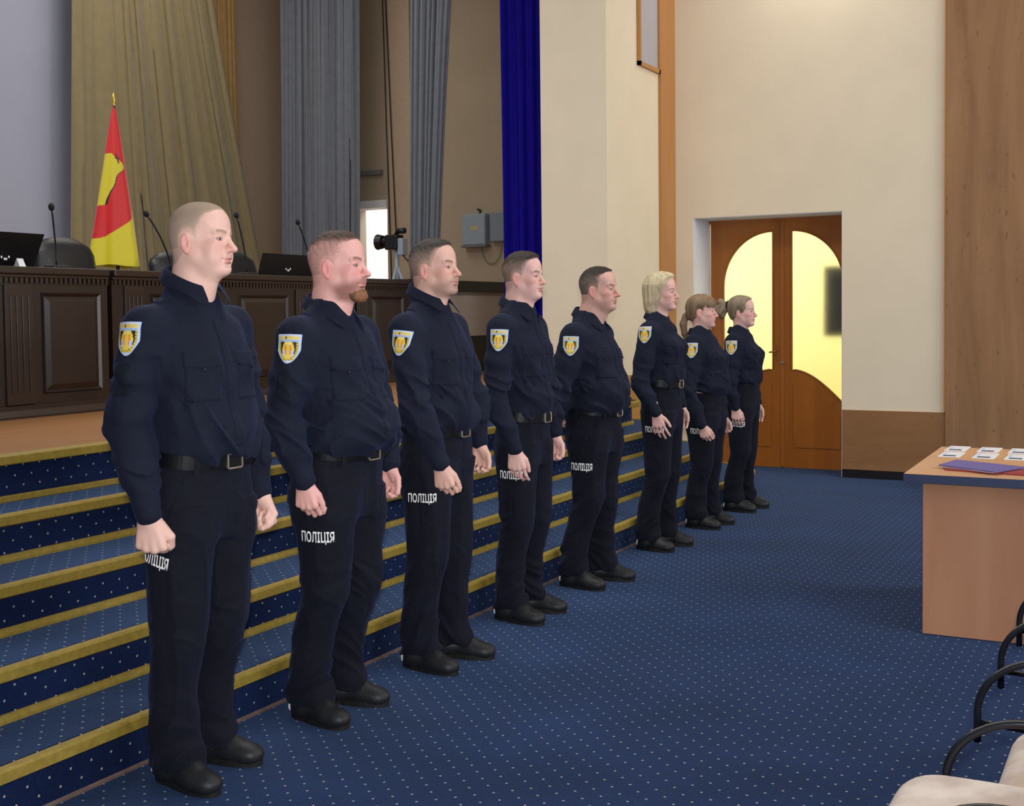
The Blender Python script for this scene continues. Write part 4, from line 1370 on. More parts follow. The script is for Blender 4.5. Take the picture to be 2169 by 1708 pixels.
        for t in (0.75, 1.75, 2.6, -0.75, -1.75, -2.6):
            if res['fine'] > 0.0035:
                break
            c_, s_ = math.cos(t), math.sin(t)
            r = (abs(c_) ** 2.4 + abs(s_) ** 2.4) ** (-1 / 2.4)
            rx = np.interp(zb, [h[0] for h in hips], [h[3] for h in hips]) + 0.0115; ry = np.interp(zb, [h[0] for h in hips], [h[4] for h in hips]) + 0.0115
            lp = MB().box(-0.0015, 0.0015, -0.008, 0.008, -0.034, 0.034, 0.0008)
            nx_, ny_ = c_ / rx, s_ / ry
            lp.build('belt_loop', M['uniform_dark'], trous, xf=Matrix.Translation((bx + 0.004 + rx * c_ * r, ry * s_ * r, zb)) @ Matrix.Rotation(math.atan2(ny_, nx_), 4, 'Z'))
    # ------------- boots
    for sd in (-1, 1):
        ax_ = P['ankx'][0 if sd < 0 else 1]; ay = sd * P['anky']; fl = P.get('foot', 1.0)
        tdeg = P['toe'][0 if sd < 0 else 1]
        Fo = Field(axis_pts(-0.12, 0.24, [], 0.0045), axis_pts(-0.08, 0.08, [], 0.0045), axis_pts(-0.01, 0.20, [], 0.0045))
        Fo.ell((-0.045, 0, 0.040), (0.042, 0.037, 0.045), 0)
        Fo.cap((-0.02, 0, 0.055), (-0.012, 0, 0.19), 0.047, 0.047, 0.03)
        Fo.cap((-0.02, 0, 0.05), (0.10, 0.004 * sd, 0.040), 0.042, 0.036, 0.03)
        Fo.ell((0.115, 0.004 * sd, 0.034), (0.075, 0.048, 0.036), 0.03)
        Fo.ell((0.15, 0.0, 0.03), (0.045, 0.042, 0.034), 0.02)
        Fo.cap((0.045, 0, 0.085), (0.085, 0, 0.068), 0.026, 0.022, 0.03)
        Fo.add(lambda X, Y, Z: 0.012 - Z + 0 * X, (-0.2, -0.2, -0.1), (0.4, 0.2, 0.4), 0.002, 'i')
        # lace furrows
        for q in range(4):
            Fo.cap((0.030 + q * 0.018, -0.02, 0.118 - q * 0.012), (0.030 + q * 0.018, 0.02, 0.118 - q * 0.012), 0.003, 0.003, 0.004, 's')
        Vo, Qo = Fo.mesh(); Vo = Vo * np.array([fl, fl * 0.98, 1.0])
        ca, sa = math.cos(tdeg), math.sin(tdeg)
        def place(V):
            X = V[:, 0] * ca - V[:, 1] * sa + ax_; Y = V[:, 0] * sa + V[:, 1] * ca + ay
            return np.stack((X, Y, V[:, 2]), 1)
        bt_ = link(bpy.data.objects.new('boot', make_mesh('boot', place(Vo), Qo, M['boot'])), root)
        # sole
        outl = []
        for i in range(40):
            t = 2 * PI * i / 40
            x = math.cos(t)
            xx = 0.052 + 0.142 * x
            wy = 0.048 * (1 - 0.16 * math.exp(-((x + 0.15) / 0.35) ** 2)) * (0.86 if x < -0.3 else 1.0)
            yy = wy * math.copysign(abs(math.sin(t)) ** 0.75, math.sin(t))
            outl.append((xx * fl, yy))
        V = np.array([(x, y, 0.0) for x, y in outl] + [(x, y, 0.024) for x, y in outl])
        sm = MB().prism([tuple(p[:2]) for p in place(np.array([(x, y, 0) for x, y in outl]))], 0.0, 0.022)
        sm.build('sole', M['sole'], bt_)
        # pale heel loop / reflective tab
        hp = [(-0.066 * fl + 0.004 * abs(q - 2), -0.030 * sd * 0 + (-0.022), 0.05 + q * 0.011) for q in range(5)]
        if P.get('tab', True):
            pl = place(np.array([(-0.058 * fl - 0.012 + 0.0022 * q, -0.036, 0.030 + q * 0.010) for q in range(5)]))
            hv = BVHTree.FromPolygons([tuple(v) for v in place(Vo)], [tuple(q) for q in Qo.tolist()])
            pts = []
            for p in pl:
                nrst = hv.find_nearest(Vector(p))
                pts.append(tuple(nrst[0] + nrst[1] * 0.002))
            MB().tube(pts, [0.0020, 0.0038, 0.0046, 0.0038, 0.0020], 6).build('heel_tab', M['reflect'], bt_, smooth=True)
    # ------------- collar
    czb = P.get('collar_back', zch + (-0.004 if fem else 0.022))
    cx0 = bx + lean - 0.016 + P.get('cdx', 0.0)
    neck_top_x = C[0] - 0.028 * hs
    cr_ = nr + 0.014
    nth = 40
    rows = [[] for _ in range(6)]
    for i in range(nth + 1):
        th = math.radians(24) + (2 * PI - math.radians(48)) * i / nth
        back = (1 - math.cos(th)) / 2                       # 0 front, 1 back
        front = 1 - back
        zt = czb - 0.075 * front ** 1.15 * P.get('cdrop', 1.0)
        c_, s_ = math.cos(th), math.sin(th)
        def pt(r, z, push=0.0):
            x = cx0 + (r * 1.06 + push * front) * c_; y = r * s_
            x += (neck_top_x - cx0) * 0.35 * max(0, (z - zsh - 0.03) / 0.1)
            return (x, y, z)
        tip = math.exp(-((min(th, 2 * PI - th) - math.radians(34)) / 0.30) ** 2)
        drop = 0.042 + 0.026 * tip
        rows[0].append(pt(cr_ + 0.006, zsh + 0.035))
        rows[1].append(pt(cr_ + 0.001, zt - 0.02))
        rows[2].append(pt(cr_ + 0.002, zt))
        rows[3].append(pt(cr_ + 0.008, zt + 0.001))
        rows[4].append(pt(cr_ + 0.014 + 0.008 * front + 0.004 * tip, zt - drop * 0.5, 0.010))
        rows[5].append(pt(cr_ + 0.022 + 0.014 * front + 0.008 * tip, zt - drop, 0.022))
    V = np.array([p for r in rows for p in r]); n = nth + 1
    Q = np.array([(k * n + i, k * n + i + 1, (k + 1) * n + i + 1, (k + 1) * n + i) for k in range(5) for i in range(nth)])
    co = link(bpy.data.objects.new('collar', make_mesh('collar', V, Q, M['uniform'])), shirt)
    md = co.modifiers.new('thickness', 'SOLIDIFY'); md.thickness = 0.004; md.offset = 0
    md = co.modifiers.new('soft', 'SUBSURF'); md.levels = 1; md.render_levels = 1
    # ------------- placket, pockets, patches, epaulettes, lettering
    det = res['detail']
    zc1 = zsh + 0.03
    decal(bs, (bx + lean + 0.1, 0.002, (zb + 0.04 + zc1) / 2), (1, 0, 0.05), (0, 0, 1), 0.034, zc1 - zb - 0.05, 4, 40, 0.0008, 0.002, name='placket', m=M['uniform'], parent=shirt)
    zp = zb + (zsh - zb) * 0.66
    for sd in (-1, 1):
        nrm = (1, sd * 0.45, 0.05)
        pos = (bx + lean + 0.10, sd * 0.085, zp - 0.02)
        pk = decal(bs, pos, nrm, (0, 0, 1), 0.125, 0.135, 12, 12, 0.0006, 0.0014, name='breast_pocket', m=M['uniform'], parent=shirt)
        if pk and det:
            fl_ = decal(bs, (pos[0], pos[1], zp + 0.040), nrm, (0, 0, 1), 0.132, 0.055, 12, 6, 0.0022, 0.0022, name='pocket_flap', m=M['uniform'], parent=pk,
                        outline=lambda u, v: (u - 0.5, (v - 0.5) if v > 0.01 else -0.5 + 0.28 * abs(u - 0.5) * 2))
            bh_ = bs.ray_cast(Vector((pos[0] + 0.2, pos[1] * 1.0 + sd * 0.09, zp + 0.022)), -Vector(nrm).normalized(), 0.6)[0]
            if bh_ is not None:
                b_ = MB().lathe([(0.0, 0), (0.0055, 0.0), (0.0055, 0.002), (0.003, 0.0026), (0.0, 0.0026)], n=12)
                q = Vector(nrm).to_track_quat('Z', 'Y').to_matrix().to_4x4()
                b_.build('button', M['belt'], pk, xf=Matrix.Translation(bh_ + Vector(nrm).normalized() * 0.005) @ q)
    if det:
        for sd in (-1, 1):
            decal(bs, (bx + lean - 0.01, sd * (shy * 0.62), zsh + 0.2), (0, sd * 0.25, 1), (0, sd, -0.2), 0.042, 0.11, 4, 8, 0.001, 0.002, name='epaulette', m=M['uniform'], parent=shirt)
    # sleeve patch on the right upper arm
    pc = P.get('patch')
    if pc:
        nrm = P.get('patch_n', (0.22, -1, 0.12))
        nx_, ny_ = (34, 44) if det else (22, 28)
        decal(bs, pc, nrm, P.get('patch_up', (0, 0, 1)), P.get('patch_w', 0.082), P.get('patch_h', 0.105), nx_, ny_, 0.0015, 0.002, outline=shield_outline, name='sleeve_patch', m=EMB, parent=shirt, colfn=shield_colour)
        if P.get('velcro'):
            d = (Rel - Rsh); 
            decal(bs, (pc[0] - 0.012, pc[1], pc[2] - 0.125), nrm, (0.03, 0, 1), 0.045, 0.10, 5, 10, 0.001, 0.002, name='velcro_strip', m=M['uniform_dark'], parent=shirt)
    if P.get('text'):
        tx, ty, tz = P['text']
        text_decal(bt, LETTERS, (tx, ty, tz), P.get('text_n', (0.5, -1, 0)), P.get('text_up', (0, 0, 1)), P.get('text_w', 0.115), trous, squash=P.get('squash', 1.85))
    if det:
        for sd in (-1, 1):
            El, Wr = (Rel, Rwr) if sd < 0 else (Lel, Lwr)
            d = (Wr - El) / np.linalg.norm(Wr - El)
            c0 = Wr - d * 0.052
            ar = P.get('arm', 1.0)
            pts = []
            qd = Vector(d).to_track_quat('Z', 'Y')
            for i in range(21):
                t = 2 * PI * i / 20
                pts.append(Vector(c0) + qd @ Vector((0.0415 * ar * math.cos(t), 0.0415 * ar * math.sin(t), 0)))
            MB().tube(pts, 0.0016, 6, cap=False).build('cuff_seam', M['uniform_dark'], shirt, smooth=True)
    # ------------- eyes
    R_loc = Matrix.Rotation(P.get('hyaw', 0), 4, 'Z') @ Matrix.Rotation(P.get('tilt', 0) * -1, 4, 'Y')
    fw = P.get('face_w', 1.0)
    for sd in (-1, 1):
        V_, F_ = [], []
        nlat, nlon = 14, 20
        ring_ = []
        cs = []
        for i in range(nlat + 1):
            th = (PI * 0.62) * i / nlat
            for j in range(nlon):
                ph = 2 * PI * j / nlon
                V_.append((math.cos(th), math.sin(th) * math.cos(ph), math.sin(th) * math.sin(ph)))
                cs.append(lin((18, 14, 14)) if th < 0.22 else (lin(P.get('iris', (62, 66, 70))) if th < 0.56 else lin((206, 196, 192))))
        for i in range(nlat):
            for j in range(nlon):
                F_.append((i * nlon + j, i * nlon + (j + 1) % nlon, (i + 1) * nlon + (j + 1) % nlon, (i + 1) * nlon + j))
        gaze = P.get('gaze', 0.0)
        mt = Matrix.Translation(Vector(C)) @ R_loc @ Matrix.Scale(hs, 4) @ Matrix.Translation((0.0692, sd * 0.0308 * fw, 0.0006)) @ Matrix.Rotation(gaze, 4, 'Z') @ Matrix.Scale(0.0130, 4)
        me_ = make_mesh('eye', np.array([tuple(mt @ Vector(v)) for v in V_]), np.array(F_), EYE, np.array(cs))
        link(bpy.data.objects.new('eye', me_), root)
    # ------------- hair
    hair_for(P, root)
    return root

EYE = attr_mat('eyeball', rough=0.15, spec=0.6, var=0.0)

def hair_for(P, root):
    C = P['head']; hs = P['hs']; kind = P['hair']
    to_local = P['to_local']
    st = P['res']['hair']
    long_ = kind in ('bob', 'ponytail', 'puff')
    lo = (C[0] - (0.27 if kind in ('ponytail', 'puff') else 0.17) * hs, -0.15 * hs, C[2] - (0.26 if long_ else 0.12) * hs)
    hi = (C[0] + 0.13 * hs, 0.15 * hs, C[2] + 0.17 * hs)
    Fh = Field(*[axis_pts(lo[i], hi[i], [], st) for i in range(3)])
    X, Y, Z = to_local(Fh.xs[:, None, None], Fh.ys[None, :, None], Fh.zs[None, None, :])
    X, Y, Z = np.broadcast_arrays(X, Y, Z)
    A = np.abs(Y)
    E = lambda c, r, y=A: d_ell(X, y, Z, np.array(c), np.array(r))
    Cc = lambda a, b, ra, rb, y=A: d_cap(X, y, Z, np.array(a), np.array(b), ra, rb)
    sk = skull_only(X, A, Z)
    g = hairline(X, A, Z, P)
    sd_ = P['seed']
    if kind == 'buzz':
        t = P.get('hl', 0.0018)
        D = sk - np.where(g > 0, np.minimum(t, -0.0005 + g * 0.25), -0.004)
        D = np.where(np.abs(D) < 0.01, D + 0.0006 * (vnoise(X * 260, A * 260, Z * 260) - 0.5), D)
    elif kind == 'short':
        top = P.get('hl', 0.012)
        prof = sstep(0.02, 0.085, Z + 0.10 * sstep(-0.02, -0.09, X) * 0.4)
        t = 0.0025 + (top - 0.0025) * prof
        n = vnoise(X * 90 + Z * 30 + sd_, Y * 140, Z * 90) - 0.5
        t = np.where(g > 0, np.minimum(t, -0.0008 + g * 0.55), -0.004) + 0.0035 * n * prof * (g > 0.004)
        D = sk - t
        if P.get('quiff'):
            q = Cc((0.046, 0.0, 0.104), (0.056, 0.022, 0.102), 0.013, 0.011)
            D = smin(D, q, 0.012)
    elif kind == 'bob':
        D = sk - np.where(g > -0.012, np.minimum(0.020, 0.004 + np.maximum(g, 0) * 0.9), -0.004)
        D = smin(D, d_ell(X, A, Z, np.array((-0.030, 0, 0.040)), np.array((0.102, 0.096, 0.092))), 0.012)
        # side curtains and back, ending in a blunt edge below the jaw
        lowc = d_loft_local(X, A, Z, [(-0.155, -0.050, 0, 0.052, 0.070), (-0.115, -0.050, 0, 0.070, 0.086), (-0.06, -0.046, 0, 0.084, 0.097), (0.00, -0.038, 0, 0.092, 0.099), (0.05, -0.032, 0, 0.096, 0.095)])
        D = smin(D, lowc, 0.02)
        edge = -0.150 + 0.35 * np.maximum(X + 0.05, 0)
        D = smax(D, edge - Z, 0.012)
        # face opening
        xo = np.interp(Z, [-0.16, -0.10, -0.04, 0.02, 0.055, 0.085, 0.105, 0.13], [-0.040, -0.018, 0.004, 0.026, 0.046, 0.072, 0.10, 0.14]).astype(F32)
        D = smax(D, X - xo, 0.008)
        n = vnoise(X * 70 + sd_, Y * 70, Z * 9) - 0.5
        n2 = vnoise(X * 170 + sd_, Y * 170, Z * 14) - 0.5
        D = np.where(np.abs(D) < 0.02, D + 0.0075 * n + 0.003 * n2, D)
        D = smax(D, -(Cc((-0.01, 0, -0.02), (-0.02, 0, -0.2), 0.044, 0.044)), 0.004)
    else:
        t = np.where(g > 0, np.minimum(0.011, -0.0008 + g * 0.5), -0.004)
        D = sk - t
        if kind == 'ponytail':
            # bangs over the forehead
            bg = d_ell(X, A, Z, np.array((0.048, 0, 0.055)), np.array((0.052, 0.064, 0.058)))
            bg = smax(bg, -(X - 0.028), 0.006); bg = smax(bg, 0.030 + 0.006 * vnoise(Y * 300, X * 0, Z * 0) - 0.05 * A - Z, 0.004)
            D = smin(D, bg - 0.0005, 0.010)
            D = smin(D, Cc((-0.085, 0, 0.000), (-0.122, 0, -0.030), 0.022, 0.022), 0.012)
            for a_, b_, ra, rb in (((-0.122, 0, -0.03), (-0.142, 0, -0.09), 0.023, 0.026), ((-0.142, 0, -0.09), (-0.132, 0, -0.16), 0.026, 0.022), ((-0.132, 0, -0.16), (-0.112, 0, -0.225), 0.022, 0.010)):
                D = smin(D, Cc(a_, b_, ra, rb), 0.012)
        else:
            D = smin(D, d_ell(X, A, Z, np.array((-0.030, 0, 0.045)), np.array((0.100, 0.084, 0.090))), 0.01)
            D = smin(D, Cc((-0.09, 0, 0.045), (-0.125, 0, 0.052), 0.024, 0.020), 0.008)
            for k_ in range(9):
                a_ = k_ * 0.7
                e = np.array((-0.188 + 0.018 * math.sin(a_ * 2.3), 0.044 * math.sin(a_ * 1.7), 0.048 - 0.022 * (k_ % 3) + 0.036 * math.cos(a_)))
                D = smin(D, d_cap(X, Y, Z, np.array((-0.125, 0, 0.052)), e, 0.018, 0.026), 0.012)
            D = smin(D, d_cap(X, Y, Z, np.array((-0.16, 0.0, 0.045)), np.array((-0.178, 0.0, -0.045)), 0.030, 0.012), 0.012)
        n = vnoise((X + Z * 0.4) * 40 + sd_, Y * 90, (Z - X * 0.5) * 60) - 0.5
        n2 = vnoise(X * 150 + sd_, Y * 190, Z * 150) - 0.5
        D = np.where((np.abs(D) < 0.02) & (g > -0.02), D + 0.003 * n + 0.002 * n2, D)
    Fh.D = (np.asarray(D) * hs).astype(F32)
    Vh, Qh = Fh.mesh()
    lx, ly, lz = to_local(Vh[:, 0], Vh[:, 1], Vh[:, 2]); la = np.abs(ly)
    gv = hairline(lx, la, lz, P)
    if not long_:
        m = gv[Qh].max(1) > -0.003
        Vh, Qh, used = keep_faces(Vh, Qh, m)
        lx, ly, lz, la, gv = lx[used], ly[used], lz[used], la[used], gv[used]
    hc = np.array(lin(P['haircol'])); sc = np.array(lin(P.get('sidecol', P['haircol'])))
    kz = P.get('kz', (0.045, 0.098))
    k = sstep(kz[0], kz[1], lz + 0.35 * np.maximum(-lx - 0.04, 0))
    if long_:
        k = np.clip(vnoise(lx * 60, ly * 60, lz * 7), 0, 1)
        k = k * 0.7 + 0.3 * sstep(0.03, 0.11, lz)
    cols = sc[None] * (1 - k[:, None]) + hc[None] * k[:, None]
    if not long_:
        edge = (sstep(0.022, 0.0, gv) * np.where((lz > 0.085), 0.25, 1.0))[:, None] * P.get('fade', 0.6)
        cols = cols * (1 - edge) + np.array(lin(P['skin']))[None] * edge
    me = make_mesh('hair', Vh, Qh, STUB if kind == 'buzz' else HAIR, cols)
    ho = link(bpy.data.objects.new('hair', me), root)
    R_loc = Matrix.Rotation(P.get('hyaw', 0), 4, 'Z') @ Matrix.Rotation(P.get('tilt', 0) * -1, 4, 'Y')
    mt = Matrix.Translation(Vector(C)) @ R_loc @ Matrix.Scale(hs, 4)
    if kind in ('puff', 'ponytail'):
        c_ = (-0.122, 0.052, 0.027) if kind == 'puff' else (-0.116, -0.026, 0.022)
        pts = []
        for i in range(25):
            t = 2 * PI * i / 24
            pts.append(mt @ Vector((c_[0], c_[2] * math.cos(t), c_[1] + c_[2] * math.sin(t))))
        MB().tube(pts, 0.014 * hs if kind == 'puff' else 0.005 * hs, 10, cap=False).build('scrunchie' if kind == 'puff' else 'hair_tie', M['black_cloth'], ho, smooth=True)
    if P.get('earring'):
        for sd in (-1, 1):
            e = mt @ Vector((-0.008, sd * 0.082 * P.get('face_w', 1), -0.054))
            MB().lathe([(0.0, -0.006), (0.003, -0.004), (0.0035, 0), (0.003, 0.004), (0.0, 0.006)], c=tuple(e), n=10).build('earring', M['chrome'], root, smooth=True)
    if P.get('beard'):
        Fh = Field(axis_pts(C[0] - 0.02 * hs, C[0] + 0.13 * hs, [], st), axis_pts(-0.085 * hs, 0.085 * hs, [], st), axis_pts(C[2] - 0.17 * hs, C[2] - 0.02 * hs, [], st))
        X, Y, Z = to_local(Fh.xs[:, None, None], Fh.ys[None, :, None], Fh.zs[None, None, :]); X, Y, Z = np.broadcast_arrays(X, Y, Z); A = np.abs(Y)
        D = d_cap(X, A, Z, np.array((0.022, 0.038, -0.078)), np.array((0.066, 0.020, -0.104)), 0.0125, 0.020)
        D = smin(D, d_ell(X, A, Z, np.array((0.080, 0, -0.108)), np.array((0.024, 0.029, 0.024))), 0.02)
        D = smax(D, -d_ell(X, A, Z, np.array((0.094, 0, -0.068)), np.array((0.03, 0.022, 0.0125))), 0.004)
        D = D + 0.006 * (vnoise(X * 170, Y * 200, Z * 70) - 0.5)
        Fh.D = (np.asarray(D) * hs).astype(F32)
        V_, Q_ = Fh.mesh()
        lx, ly, lz = to_local(V_[:, 0], V_[:, 1], V_[:, 2])
        k = sstep(0.055, 0.09, lx)[:, None]
        cols = np.array(lin((92, 64, 54)))[None] * (1 - k) + np.array(lin((138, 94, 64)))[None] * k
        link(bpy.data.objects.new('beard', make_mesh('beard', V_, Q_, HAIR, cols)), root)

def d_loft_local(X, A, Z, tab):
    T = np.array(tab)
    f = lambda c: np.interp(Z, T[:, 0], T[:, c]).astype(F32)
    cx, rx, ry = f(1), f(3), f(4)
    q = np.sqrt(((X - cx) / rx) ** 2 + (A / ry) ** 2)
    return np.maximum((q - 1) * np.minimum(rx, ry), Z - T[-1, 0])

